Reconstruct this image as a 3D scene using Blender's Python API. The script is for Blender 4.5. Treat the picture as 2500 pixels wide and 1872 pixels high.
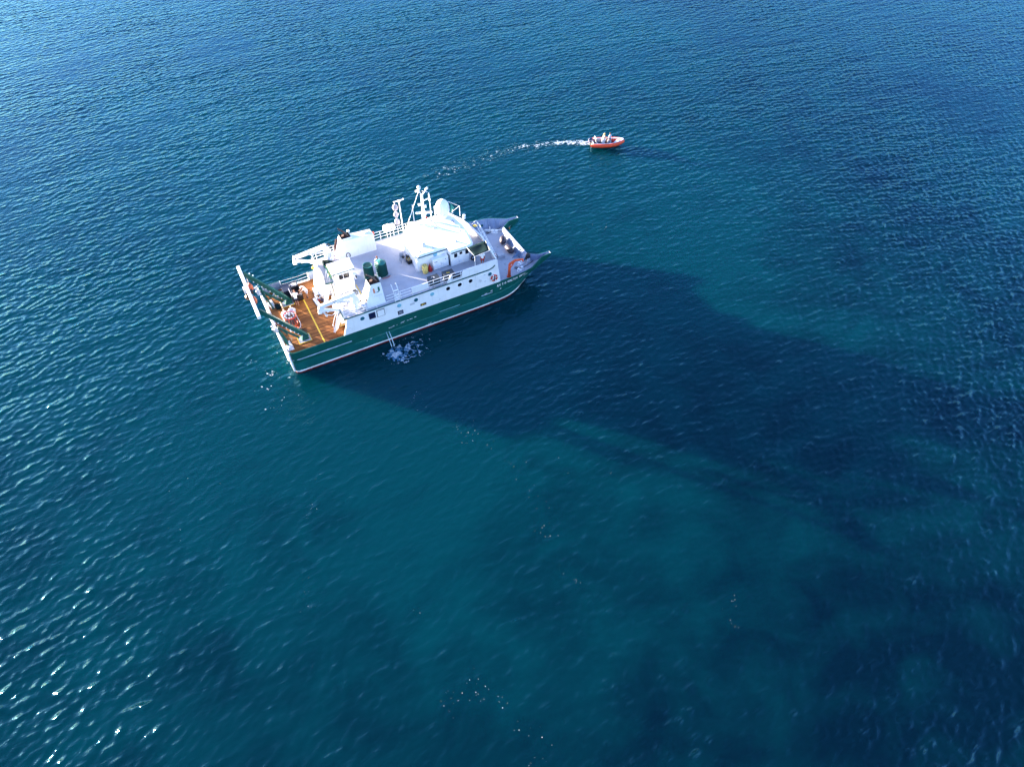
import bpy, bmesh, math, random
import numpy as np
from mathutils import Vector, Matrix

for _o in list(bpy.data.objects):
    bpy.data.objects.remove(_o, do_unlink=True)
S = bpy.context.scene
COL = S.collection
R = math.radians

# ------------------------------------------------------------------ camera
# the frame of the scene is the ship's own: X runs from its stern to its bow, Y to port, Z up from the waterline
cd = bpy.data.cameras.new('camera'); cam = bpy.data.objects.new('camera', cd); COL.objects.link(cam)
S.camera = cam
cd.sensor_fit = 'HORIZONTAL'; cd.sensor_width = 36.0; cd.lens = 36.0 * 1620.573 / 2500.0
cd.clip_start = 0.5; cd.clip_end = 12000
cam.location = (-2.105, -53.163, 47.674)
cam.rotation_euler = (R(90 - 48.717), 0, R(-28.369))

# ------------------------------------------------------------------ sky, sun, exposure
SUN_EL, SUN_AZ = 7.2, 131.0            # the sun stands low on the port quarter
w = bpy.data.worlds.new('World'); S.world = w; w.use_nodes = True
_n = w.node_tree.nodes; _sk = _n.new('ShaderNodeTexSky'); _sk.sky_type = 'NISHITA'; _sk.sun_disc = False
_sk.sun_elevation = R(SUN_EL); _sk.sun_rotation = R(90 - SUN_AZ)
_sk.dust_density = 1.1; _sk.ozone_density = 1.2; _sk.air_density = 1.0; _sk.altitude = 0
_tint = _n.new('ShaderNodeMix'); _tint.data_type = 'RGBA'; _tint.blend_type = 'MULTIPLY'; _tint.inputs[0].default_value = 1
_tint.inputs[7].default_value = (0.85, 0.95, 1.38, 1)          # a clear, cool maritime sky
w.node_tree.links.new(_sk.outputs[0], _tint.inputs[6]); w.node_tree.links.new(_tint.outputs[2], _n['Background'].inputs[0]); _n['Background'].inputs[1].default_value = 0.094
sd = bpy.data.lights.new('sun', 'SUN'); sun = bpy.data.objects.new('sun', sd); COL.objects.link(sun)
sd.energy = 5.0; sd.angle = R(0.5); sd.color = (1.0, 0.86, 0.70)
_sv = Vector((math.cos(R(SUN_AZ)) * math.cos(R(SUN_EL)), math.sin(R(SUN_AZ)) * math.cos(R(SUN_EL)), math.sin(R(SUN_EL))))
sun.rotation_euler = _sv.to_track_quat('Z', 'Y').to_euler()
sun.location = _sv * 200
S.view_settings.view_transform = 'Standard'; S.view_settings.look = 'None'
S.view_settings.gamma = 1.0; S.view_settings.exposure = 3.1
S.cycles.max_bounces = 6; S.cycles.caustics_reflective = False; S.cycles.caustics_refractive = False

# ------------------------------------------------------------------ materials
MATS = {}
def mat(name, col, rough=0.5, metal=0.0, var=0.12, scale=3.0, bump=0.0, stain=None, spec=0.5):
    """painted or woven surface: base colour broken up by two scales of noise, optional streaky wear"""
    if name in MATS: return MATS[name]
    m = bpy.data.materials.new(name); m.use_nodes = True; nt = m.node_tree; N = nt.nodes; L = nt.links
    p = N['Principled BSDF']; p.inputs['Roughness'].default_value = rough; p.inputs['Metallic'].default_value = metal
    p.inputs['Specular IOR Level'].default_value = spec
    tc = N.new('ShaderNodeTexCoord')
    nz = N.new('ShaderNodeTexNoise'); nz.inputs['Scale'].default_value = scale; nz.inputs['Detail'].default_value = 6
    L.new(tc.outputs['Object'], nz.inputs['Vector'])
    cr = N.new('ShaderNodeValToRGB'); L.new(nz.outputs['Fac'], cr.inputs[0])
    a, b = 1 - var, 1 + var * 0.6
    cr.color_ramp.elements[0].position = 0.3; cr.color_ramp.elements[1].position = 0.7
    cr.color_ramp.elements[0].color = (col[0] * a, col[1] * a, col[2] * a, 1)
    cr.color_ramp.elements[1].color = (min(1, col[0] * b), min(1, col[1] * b), min(1, col[2] * b), 1)
    out = cr.outputs[0]
    if stain:
        mp = N.new('ShaderNodeMapping'); mp.inputs['Scale'].default_value = (2.2, 2.2, 0.35)
        L.new(tc.outputs['Object'], mp.inputs[0])
        n2 = N.new('ShaderNodeTexNoise'); n2.inputs['Scale'].default_value = 2.0; n2.inputs['Detail'].default_value = 8
        L.new(mp.outputs[0], n2.inputs['Vector'])
        r2 = N.new('ShaderNodeValToRGB'); L.new(n2.outputs['Fac'], r2.inputs[0])
        r2.color_ramp.elements[0].position = 0.56; r2.color_ramp.elements[1].position = 0.78
        r2.color_ramp.elements[0].color = (0, 0, 0, 1); r2.color_ramp.elements[1].color = (0.55, 0.55, 0.55, 1)
        mx = N.new('ShaderNodeMix'); mx.data_type = 'RGBA'
        L.new(r2.outputs[0], mx.inputs[0]); L.new(out, mx.inputs[6]); mx.inputs[7].default_value = (*stain, 1)
        out = mx.outputs[2]
    L.new(out, p.inputs['Base Color'])
    if bump:
        bp = N.new('ShaderNodeBump'); bp.inputs['Strength'].default_value = bump; bp.inputs['Distance'].default_value = 0.02
        n3 = N.new('ShaderNodeTexNoise'); n3.inputs['Scale'].default_value = 25; L.new(tc.outputs['Object'], n3.inputs['Vector'])
        L.new(n3.outputs['Fac'], bp.inputs['Height']); L.new(bp.outputs[0], p.inputs['Normal'])
    MATS[name] = m
    return m

WHITE = mat('white_paint', (0.85, 0.85, 0.85), 0.35, var=0.06, scale=1.2, stain=(0.64, 0.62, 0.58))
RAILW = mat('rail_paint', (0.80, 0.80, 0.80), 0.4, var=0.05)
DECK = mat('grey_deck_paint', (0.36, 0.37, 0.42), 0.6, var=0.13, scale=0.9, bump=0.15, stain=(0.21, 0.22, 0.26))
BULW = mat('grey_bulwark_paint', (0.19, 0.25, 0.38), 0.5, var=0.08, scale=1.5, stain=(0.34, 0.33, 0.36))
GREEN = mat('green_paint', (0.003, 0.078, 0.064), 0.45, var=0.15, scale=1.5, spec=0.25)
DGREEN = mat('green_canvas', (0.001, 0.015, 0.017), 0.8, var=0.3, scale=5, spec=0.1)
TANKG = mat('green_plastic', (0.002, 0.040, 0.038), 0.6, var=0.15, scale=4, spec=0.15)
TANKL = mat('green_plastic_lid', (0.006, 0.13, 0.115), 0.5, var=0.15, scale=5)
BLACK = mat('black_plastic', (0.012, 0.012, 0.016), 0.45, var=0.3, scale=6)
DARK = mat('dark_glass', (0.004, 0.006, 0.014), 0.08, var=0.1)
BLUEG = mat('porthole_glass', (0.02, 0.12, 0.17), 0.1, var=0.15, scale=3)
PALEG = mat('porthole_sheen', (0.22, 0.50, 0.60), 0.3, var=0.1, scale=3)  # pale blue paints a reflection into the porthole glass
NAVY = mat('navy_panel', (0.008, 0.014, 0.05), 0.3, var=0.2)
RUST = mat('sooty_rust', (0.055, 0.020, 0.014), 0.7, var=0.5, scale=6)
SOOT = mat('soot_black', (0.02, 0.016, 0.018), 0.8, var=0.4, scale=5)
YELLOW = mat('yellow_paint', (0.75, 0.50, 0.03), 0.5, var=0.15, scale=5)
BARREL = mat('yellow_plastic', (0.80, 0.58, 0.16), 0.45, var=0.08, scale=4)
ORANGE = mat('orange_paint', (0.72, 0.085, 0.015), 0.45, var=0.12, scale=5)
RED = mat('red_fabric', (0.42, 0.010, 0.012), 0.6, var=0.25, scale=6)
REDP = mat('red_paint', (0.60, 0.040, 0.012), 0.45, var=0.12)
GREYM = mat('galvanised_metal', (0.42, 0.43, 0.45), 0.4, 0.6, var=0.2, scale=6)
GREYP = mat('grey_plastic', (0.25, 0.28, 0.34), 0.5, var=0.12)
LGREY = mat('light_grey_paint', (0.55, 0.56, 0.60), 0.45, var=0.15, scale=3)
RUBBER = mat('black_rubber', (0.014, 0.013, 0.017), 0.6, var=0.35, scale=5)
FENDER = mat('dark_fender_rubber', (0.030, 0.020, 0.030), 0.45, var=0.35, scale=4)
ROPE = mat('dark_rope', (0.05, 0.05, 0.07), 0.8, var=0.3, scale=20)
ROPEW = mat('pale_rope', (0.62, 0.62, 0.64), 0.8, var=0.2, scale=20)
ROPEG = mat('green_rope', (0.02, 0.25, 0.16), 0.8, var=0.2, scale=20)
CANVAS = mat('white_canvas', (0.78, 0.78, 0.78), 0.75, var=0.06, scale=5, bump=0.3)
SKIN = mat('skin', (0.45, 0.22, 0.14), 0.5, var=0.08)
HAIRD = mat('dark_hair', (0.02, 0.012, 0.01), 0.6, var=0.3, scale=20)
HAIRB = mat('blond_hair', (0.70, 0.42, 0.14), 0.5, var=0.2, scale=20)
HAIRR = mat('auburn_hair', (0.16, 0.035, 0.015), 0.5, var=0.2, scale=20)
TEEW = mat('white_cotton', (0.80, 0.80, 0.80), 0.8, var=0.05)
TEEB = mat('pale_blue_cotton', (0.42, 0.52, 0.66), 0.8, var=0.08)
SHORTD = mat('dark_cotton', (0.025, 0.025, 0.045), 0.8, var=0.2)
SHORTG = mat('pale_grey_cotton', (0.55, 0.55, 0.62), 0.8, var=0.1)
JEAN = mat('blue_denim', (0.06, 0.10, 0.20), 0.8, var=0.15)
SHOE = mat('shoe_rubber', (0.3, 0.28, 0.3), 0.6)
LETTER = mat('white_lettering', (0.85, 0.85, 0.85), 0.4, var=0.02)
FAINT = mat('faded_lettering', (0.58, 0.58, 0.60), 0.5, var=0.05)
LOGOO = mat('logo_orange', (0.62, 0.20, 0.10), 0.5, var=0.05)
LOGOG = mat('logo_green', (0.005, 0.11, 0.07), 0.5, var=0.05)
HULLW = mat('white_gelcoat', (0.75, 0.75, 0.75), 0.3, var=0.05)
RIBR = mat('orange_rubber_tube', (0.70, 0.060, 0.008), 0.45, var=0.10, scale=3)
RIBD = mat('dark_rib_floor', (0.05, 0.055, 0.08), 0.6, var=0.3, scale=4)
COWL = mat('outboard_cowl', (0.012, 0.016, 0.06), 0.2, var=0.1)

def band_mat():
    """hull: antifouling, white boot stripe and green topsides, split by height"""
    m = bpy.data.materials.new('hull_paint'); m.use_nodes = True; nt = m.node_tree; N = nt.nodes; L = nt.links
    p = N['Principled BSDF']; p.inputs['Roughness'].default_value = 0.33
    tc = N.new('ShaderNodeTexCoord'); sx = N.new('ShaderNodeSeparateXYZ'); L.new(tc.outputs['Object'], sx.inputs[0])
    mr = N.new('ShaderNodeMapRange'); mr.inputs[1].default_value = -1; mr.inputs[2].default_value = 3
    L.new(sx.outputs[2], mr.inputs[0])
    cr = N.new('ShaderNodeValToRGB'); cr.color_ramp.interpolation = 'CONSTANT'; L.new(mr.outputs[0], cr.inputs[0])
    e = cr.color_ramp.elements
    e[0].position = 0; e[0].color = (0.12, 0.010, 0.012, 1)
    e[1].position = (1 + 0.20) / 4; e[1].color = (0.80, 0.80, 0.80, 1)
    k = e.new((1 + 0.36) / 4); k.color = (0.004, 0.092, 0.086, 1)
    nz = N.new('ShaderNodeTexNoise'); nz.inputs['Scale'].default_value = 0.7; nz.inputs['Detail'].default_value = 9
    mp = N.new('ShaderNodeMapping'); mp.inputs['Scale'].default_value = (1, 1, 0.5); L.new(tc.outputs['Object'], mp.inputs[0])
    L.new(mp.outputs[0], nz.inputs['Vector'])
    m2 = N.new('ShaderNodeMapRange'); m2.inputs[1].default_value = 0.3; m2.inputs[2].default_value = 0.7
    m2.inputs[3].default_value = 0.82; m2.inputs[4].default_value = 1.15; L.new(nz.outputs['Fac'], m2.inputs[0])
    mx = N.new('ShaderNodeMix'); mx.data_type = 'RGBA'; mx.blend_type = 'MULTIPLY'; mx.inputs[0].default_value = 1
    L.new(cr.outputs[0], mx.inputs[6]); L.new(m2.outputs[0], mx.inputs[7])
    # pale scuffs where fenders and discharges have worn the paint
    n4 = N.new('ShaderNodeTexNoise'); n4.inputs['Scale'].default_value = 1.0; n4.inputs['Detail'].default_value = 10
    mp4 = N.new('ShaderNodeMapping'); mp4.inputs['Scale'].default_value = (0.8, 1, 6); L.new(tc.outputs['Object'], mp4.inputs[0])
    L.new(mp4.outputs[0], n4.inputs['Vector'])
    r4 = N.new('ShaderNodeValToRGB'); L.new(n4.outputs['Fac'], r4.inputs[0])
    r4.color_ramp.elements[0].position = 0.70; r4.color_ramp.elements[1].position = 0.80
    r4.color_ramp.elements[1].color = (0.35, 0.35, 0.35, 1)
    mx2 = N.new('ShaderNodeMix'); mx2.data_type = 'RGBA'; L.new(r4.outputs[0], mx2.inputs[0])
    L.new(mx.outputs[2], mx2.inputs[6]); mx2.inputs[7].default_value = (0.16, 0.30, 0.32, 1)
    L.new(mx2.outputs[2], p.inputs['Base Color'])
    bp = N.new('ShaderNodeBump'); bp.inputs['Strength'].default_value = 0.12; bp.inputs['Distance'].default_value = 0.05
    n5 = N.new('ShaderNodeTexNoise'); n5.inputs['Scale'].default_value = 0.8; L.new(tc.outputs['Object'], n5.inputs['Vector'])
    L.new(n5.outputs['Fac'], bp.inputs['Height']); L.new(bp.outputs[0], p.inputs['Normal'])
    return m
HULL = band_mat()

def wood_mat():
    m = bpy.data.materials.new('wood_planking'); m.use_nodes = True; nt = m.node_tree; N = nt.nodes; L = nt.links
    p = N['Principled BSDF']; p.inputs['Roughness'].default_value = 0.7; p.inputs['Specular IOR Level'].default_value = 0.2
    tc = N.new('ShaderNodeTexCoord'); sx = N.new('ShaderNodeSeparateXYZ'); L.new(tc.outputs['Object'], sx.inputs[0])
    def math_(op, a, b=None):
        k = N.new('ShaderNodeMath'); k.operation = op
        for i, v in enumerate((a, b)):
            if v is None: continue
            if isinstance(v, (int, float)): k.inputs[i].default_value = v
            else: L.new(v, k.inputs[i])
        return k.outputs[0]
    s = math_('MULTIPLY', sx.outputs[1], 1 / 0.19)
    fr = math_('FRACT', s); fl = math_('FLOOR', s)
    gap = math_('LESS_THAN', fr, 0.10)
    wn = N.new('ShaderNodeTexWhiteNoise'); wn.noise_dimensions = '1D'; L.new(fl, wn.inputs['W'])
    mp = N.new('ShaderNodeMapping'); mp.inputs['Scale'].default_value = (0.6, 6, 1); L.new(tc.outputs['Object'], mp.inputs[0])
    nz = N.new('ShaderNodeTexNoise'); nz.inputs['Scale'].default_value = 1.5; nz.inputs['Detail'].default_value = 8; L.new(mp.outputs[0], nz.inputs['Vector'])
    n2 = N.new('ShaderNodeTexNoise'); n2.inputs['Scale'].default_value = 0.7; n2.inputs['Detail'].default_value = 4; L.new(tc.outputs['Object'], n2.inputs['Vector'])
    v = math_('ADD', math_('MULTIPLY', wn.outputs['Value'], 0.45), math_('ADD', math_('MULTIPLY', nz.outputs['Fac'], 0.6), math_('MULTIPLY', n2.outputs['Fac'], 0.4)))
    cr = N.new('ShaderNodeValToRGB'); L.new(v, cr.inputs[0])
    cr.color_ramp.elements[0].position = 0.35; cr.color_ramp.elements[0].color = (0.100, 0.033, 0.009, 1)
    cr.color_ramp.elements[1].position = 1.05; cr.color_ramp.elements[1].color = (0.36, 0.138, 0.036, 1)
    mx = N.new('ShaderNodeMix'); mx.data_type = 'RGBA'; L.new(gap, mx.inputs[0]); L.new(cr.outputs[0], mx.inputs[6]); mx.inputs[7].default_value = (0.018, 0.008, 0.004, 1)
    L.new(mx.outputs[2], p.inputs['Base Color'])
    return m
WOOD = wood_mat()

def striped_rope():
    m = bpy.data.materials.new('striped_rope'); m.use_nodes = True; nt = m.node_tree; N = nt.nodes; L = nt.links
    p = N['Principled BSDF']; p.inputs['Roughness'].default_value = 0.8
    tc = N.new('ShaderNodeTexCoord'); wv = N.new('ShaderNodeTexWave'); wv.bands_direction = 'Z'; wv.inputs['Scale'].default_value = 1.5
    L.new(tc.outputs['Object'], wv.inputs['Vector']); cr = N.new('ShaderNodeValToRGB'); cr.color_ramp.interpolation = 'CONSTANT'
    L.new(wv.outputs['Fac'], cr.inputs[0]); cr.color_ramp.elements[0].color = (0.75, 0.78, 0.78, 1)
    cr.color_ramp.elements[1].position = 0.5; cr.color_ramp.elements[1].color = (0.02, 0.35, 0.22, 1)
    L.new(cr.outputs[0], p.inputs['Base Color']); return m
STRIPE = striped_rope()

# ------------------------------------------------------------------ mesh builder
class MB:
    def __init__(s): s.v = []; s.f = []; s.m = []; s.sm = []
    def add(s, vs, fs, mi=0, smooth=False):
        b = len(s.v); s.v += [tuple(map(float, p)) for p in vs]
        for f in fs: s.f.append(tuple(b + i for i in f)); s.m.append(mi); s.sm.append(smooth)
        return s
    def box(s, c, d, rz=0, mi=0, top=1.0, ry=0):
        """box centred at c with size d; top scales the upper face"""
        x, y, z = (k / 2 for k in d); V = []
        for zz, k in ((-z, 1), (z, top)):
            for a, b in ((-x, -y), (x, -y), (x, y), (-x, y)): V.append(Vector((a * k, b * k, zz)))
        M = Matrix.Rotation(rz, 3, 'Z') @ Matrix.Rotation(ry, 3, 'Y')
        V = [M @ p + Vector(c) for p in V]
        return s.add(V, [(3, 2, 1, 0), (4, 5, 6, 7), (0, 1, 5, 4), (1, 2, 6, 5), (2, 3, 7, 6), (3, 0, 4, 7)], mi)
    def prism(s, lo, hi, z0=None, z1=None, mi=0, cap=True, capmi=None):
        """lo, hi: matching lists of 2-D or 3-D points, counter-clockwise from above"""
        lo = [(*p, z0) if len(p) == 2 else p for p in lo]; hi = [(*p, z1) if len(p) == 2 else p for p in hi]
        n = len(lo)
        s.add(lo + hi, [(i, (i + 1) % n, n + (i + 1) % n, n + i) for i in range(n)], mi)
        if cap:
            s.add(hi, [tuple(range(n))], mi if capmi is None else capmi); s.add(lo, [tuple(range(n - 1, -1, -1))], mi)
        return s
    def cyl(s, p0, p1, r0, r1=None, n=12, mi=0, cap=True):
        r1 = r0 if r1 is None else r1
        p0, p1 = Vector(p0), Vector(p1); d = (p1 - p0).normalized()
        a = d.orthogonal().normalized(); b = d.cross(a); V = []
        for p, r in ((p0, r0), (p1, r1)):
            for i in range(n):
                t = 2 * math.pi * i / n; V.append(p + (a * math.cos(t) + b * math.sin(t)) * r)
        s.add(V, [(i, (i + 1) % n, n + (i + 1) % n, n + i) for i in range(n)], mi, n > 6)
        if cap: s.add(V[:n], [tuple(range(n - 1, -1, -1))], mi); s.add(V[n:], [tuple(range(n))], mi)
        return s
    def tube(s, pts, r, n=6, mi=0, closed=False):
        pts = [Vector(p) for p in pts]; k = len(pts); rr = r if isinstance(r, (list, tuple)) else [r] * k
        V = []; up = Vector((0, 0, 1))
        for i, p in enumerate(pts):
            q0 = pts[i - 1] if (i or closed) else p; q1 = pts[(i + 1) % k] if (i < k - 1 or closed) else p
            d = (q1 - q0).normalized(); a = d.cross(up)
            if a.length < 0.05: a = d.cross(Vector((0, 1, 0)))
            a.normalize(); b = a.cross(d)
            for j in range(n):
                t = 2 * math.pi * j / n; V.append(p + (a * math.cos(t) + b * math.sin(t)) * rr[i])
        F = []
        for i in range(k if closed else k - 1):
            for j in range(n):
                F.append((i * n + j, i * n + (j + 1) % n, ((i + 1) % k) * n + (j + 1) % n, ((i + 1) % k) * n + j))
        s.add(V, F, mi, True)
        if not closed: s.add(V[:n], [tuple(range(n - 1, -1, -1))], mi); s.add(V[-n:], [tuple(range(n))], mi)
        return s
    def lathe(s, prof, c, n=16, mi=0, sx=1, sy=1, axis='Z'):
        """prof: list of (radius, height)"""
        V = []; c = Vector(c)
        for r, h in prof:
            for i in range(n):
                t = 2 * math.pi * i / n; q = Vector((r * math.cos(t) * sx, r * math.sin(t) * sy, h))
                if axis == 'Y': q = Vector((q.x, -q.z, q.y))
                if axis == 'X': q = Vector((q.z, q.x, q.y))
                V.append(c + q)
        k = len(prof); F = []
        for a in range(k - 1):
            for i in range(n): F.append((a * n + i, a * n + (i + 1) % n, (a + 1) * n + (i + 1) % n, (a + 1) * n + i))
        s.add(V, F, mi, True)
        s.add(V[:n], [tuple(range(n - 1, -1, -1))], mi); s.add(V[-n:], [tuple(range(n))], mi)
        return s
    def ball(s, c, r, n=14, mi=0, sz=1.0, sx=1, sy=1):
        return s.lathe([(max(1e-3, r * math.sin(math.pi * i / 8)), -r * sz * math.cos(math.pi * i / 8)) for i in range(9)], c, n, mi, sx, sy)
    def bar(s, p0, p1, wd, ht, mi=0, up=(0, 0, 1)):
        """rectangular bar"""
        p0, p1 = Vector(p0), Vector(p1); d = (p1 - p0).normalized(); a = d.cross(Vector(up))
        if a.length < 0.05: a = d.cross(Vector((0, 1, 0)))
        a.normalize(); b = a.cross(d); V = []
        wd = wd if isinstance(wd, tuple) else (wd, wd); ht = ht if isinstance(ht, tuple) else (ht, ht)
        for p, w_, h_ in ((p0, wd[0], ht[0]), (p1, wd[1], ht[1])):
            for i, j in ((-1, -1), (1, -1), (1, 1), (-1, 1)): V.append(p + a * i * w_ / 2 + b * j * h_ / 2)
        return s.add(V, [(3, 2, 1, 0), (4, 5, 6, 7), (0, 1, 5, 4), (1, 2, 6, 5), (2, 3, 7, 6), (3, 0, 4, 7)], mi)
    def wall(s, lo, hi, t, mi_out=0, mi_in=0, mi_top=0, closed=False):
        """upright plate along a 3-D polyline; its left side (seen along the line) is the inner side, t thick"""
        lo = [Vector(p) for p in lo]; hi = [Vector(p) for p in hi]; k = len(lo)
        def off(P):
            O = []
            for i, p in enumerate(P):
                d = Vector((0, 0, 0))
                if i or closed: d += (p - P[i - 1]).normalized()
                if i < k - 1 or closed: d += (P[(i + 1) % k] - p).normalized()
                d.z = 0; d.normalize(); O.append(p + Vector((-d.y, d.x, 0)) * t)
            return O
        li, hi2 = off(lo), off(hi); seg = [(i, (i + 1) % k) for i in range(k if closed else k - 1)]
        s.add(lo + hi, [(i, j, k + j, k + i) for i, j in seg], mi_out)
        s.add(li + hi2, [(j, i, k + i, k + j) for i, j in seg], mi_in)
        s.add(hi + hi2, [(i, j, k + j, k + i) for i, j in seg], mi_top)
        s.add(lo + li, [(j, i, k + i, k + j) for i, j in seg], mi_out)
        if not closed:
            s.add([lo[0], hi[0], hi2[0], li[0]], [(0, 1, 2, 3)], mi_top); s.add([lo[-1], li[-1], hi2[-1], hi[-1]], [(0, 1, 2, 3)], mi_top)
        return s
    def build(s, name, mats, parent=None, bevel=0.0, label=None):
        me = bpy.data.meshes.new(name); me.from_pydata(s.v, [], s.f)
        for m in (mats if isinstance(mats, (list, tuple)) else [mats]): me.materials.append(m)
        me.polygons.foreach_set('material_index', s.m); me.polygons.foreach_set('use_smooth', s.sm)
        me.validate(); me.update()
        o = bpy.data.objects.new(name, me); COL.objects.link(o)
        if parent is not None:
            o.parent = parent; o.matrix_parent_inverse = wm(parent).inverted()
        if bevel:
            b = o.modifiers.new('bevel', 'BEVEL'); b.width = bevel; b.segments = 2; b.limit_method = 'ANGLE'; b.angle_limit = R(40)
        if label: o['label'] = label
        return o
def each(b, name, mats, parent=None, bevel=0.0):
    """one object per separate piece of the builder's geometry"""
    bm = bmesh.new(); vs = [bm.verts.new(p) for p in b.v]
    for f, mi, sm in zip(b.f, b.m, b.sm):
        q = bm.faces.new([vs[i] for i in f]); q.material_index = mi; q.smooth = sm
    bmesh.ops.remove_doubles(bm, verts=bm.verts, dist=1e-5); bm.verts.ensure_lookup_table(); bm.verts.index_update()
    seen = set(); out = []
    for v0 in bm.verts:
        if v0.index in seen: continue
        st, isl = [v0], []; seen.add(v0.index)
        while st:
            v = st.pop(); isl.append(v)
            for e in v.link_edges:
                o = e.other_vert(v)
                if o.index not in seen: seen.add(o.index); st.append(o)
        ix = {v.index: i for i, v in enumerate(isl)}; c = MB(); c.v = [tuple(v.co) for v in isl]
        for f in {f for v in isl for f in v.link_faces}: c.f.append(tuple(ix[v.index] for v in f.verts)); c.m.append(f.material_index); c.sm.append(f.smooth)
        out.append(c.build(name, mats, parent, bevel))
    bm.free()
    return out
def wm(o):
    """world matrix of an object whose transforms have not been evaluated yet"""
    m = Matrix.LocRotScale(o.location, o.rotation_euler, o.scale)
    return m if o.parent is None else wm(o.parent) @ o.matrix_parent_inverse @ m
def tag(o, label, cat, group=None):
    o['label'] = label; o['category'] = cat
    if group: o['group'] = group
    return o
def thing(name, loc, label, cat, group=None):
    o = bpy.data.objects.new(name, None); COL.objects.link(o); o.location = loc; o.empty_display_size = 0.3
    return tag(o, label, cat, group)
def lerp(x, xs, ys): return float(np.interp(x, xs, ys))

# ------------------------------------------------------------------ water: one sheet to the horizon
NW, TILE = 1280, 256.0
_rng = np.random.default_rng(7)
def wave_field():
    k1 = np.fft.fftfreq(NW, TILE / NW) * 2 * np.pi
    KX, KY = np.meshgrid(k1, k1, indexing='ij'); K = np.hypot(KX, KY); K[0, 0] = 1e-6
    lam = 2 * np.pi / K
    th = np.arctan2(KY, KX)
    def sprd(a, p): return np.maximum(np.abs(np.cos(th - R(a))), 1e-3) ** p
    # slope spectrum (per log wavelength) of a short wind chop over a faint swell
    s = 1.00 * np.exp(-(np.log(lam / 1.0) / 0.62) ** 2) * (0.8 * sprd(-97, 5) + 0.45 * sprd(-55, 4) + 0.16)
    s += 1.1 * np.exp(-(np.log(lam / 0.58) / 0.35) ** 2) * (0.8 * sprd(-90, 3) + 0.32)
    s += 0.26 * np.exp(-(np.log(lam / 3.2) / 0.5) ** 2) * sprd(-102, 8)
    s += 0.14 * np.exp(-(np.log(lam / 9.0) / 0.4) ** 2) * sprd(-80, 10)
    amp = s / K / K                     # height amplitude density: slope / k, spread over the 2-D plane by another 1 / k
    amp[lam < 0.42] = 0; amp[lam > 40] = 0
    ph = _rng.normal(size=(NW, NW)) + 1j * _rng.normal(size=(NW, NW))
    H = amp * ph
    h = np.fft.ifft2(H).real; gx = np.fft.ifft2(1j * KX * H).real; gy = np.fft.ifft2(1j * KY * H).real
    sc = RMS_SLOPE / math.sqrt((gx ** 2 + gy ** 2).mean())
    h *= sc; gx *= sc; gy *= sc
    hq = np.fft.ifft2(H * (lam < 2.6)).real; q = hq / hq.std(); e = np.exp(0.28 * np.clip(q, -2.5, 2.5)); e /= e.mean()          # crests sharper than troughs
    return h * e, gx * e, gy * e
RMS_SLOPE = 0.19
RIPPLE = 0.3
WH, WGX, WGY = wave_field()
WX0, WY0 = 52.0 - TILE / 2, 30.0 - TILE / 2
# patches of rougher and smoother water (gusts), and calm in the lee of the ship
def smooth_noise(n, lam, seed):
    r = np.random.default_rng(seed); k1 = np.fft.fftfreq(n, TILE / n) * 2 * np.pi
    KX, KY = np.meshgrid(k1, k1, indexing='ij'); K = np.hypot(KX, KY)
    q = np.fft.ifft2(np.fft.fft2(r.normal(size=(n, n))) * np.exp(-(K * lam / 4) ** 2)).real
    return q / q.std()
_gx, _gy = np.meshgrid(WX0 + np.arange(NW) * TILE / NW, WY0 + np.arange(NW) * TILE / NW, indexing='ij')
_gust = 1.0 + 0.24 * smooth_noise(NW, 12, 3) + 0.16 * smooth_noise(NW, 28, 4)
_u = (_gx - 14) * 0.755 + _gy * 0.656            # across the sun-shadow line; wind comes down -Y
_lee = np.clip((-4 - _gy) / 6, 0, 1) * np.clip(1 - (-_gy - 6) / 45, 0, 1) * np.clip((_gx + 3) / 6, 0, 1) * np.clip((40 - _gx) / 14, 0, 1)
_gust = np.clip(_gust, 0.45, 1.5) * (1 - 0.5 * _lee)
_edge = np.minimum(np.minimum(np.arange(NW)[:, None], NW - 1 - np.arange(NW)[:, None]), np.minimum(np.arange(NW)[None], NW - 1 - np.arange(NW)[None]))
_fade = np.clip(_edge / 24.0, 0, 1)
GEO = 0.13                                           # share of the wave height carried by the mesh itself
WZ = WH * _gust * _fade * GEO
def water_z(x, y):
    i = np.clip((np.asarray(x) - WX0) / TILE * NW, 0, NW - 1).astype(int); j = np.clip((np.asarray(y) - WY0) / TILE * NW, 0, NW - 1).astype(int)
    return WZ[i, j]

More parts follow.
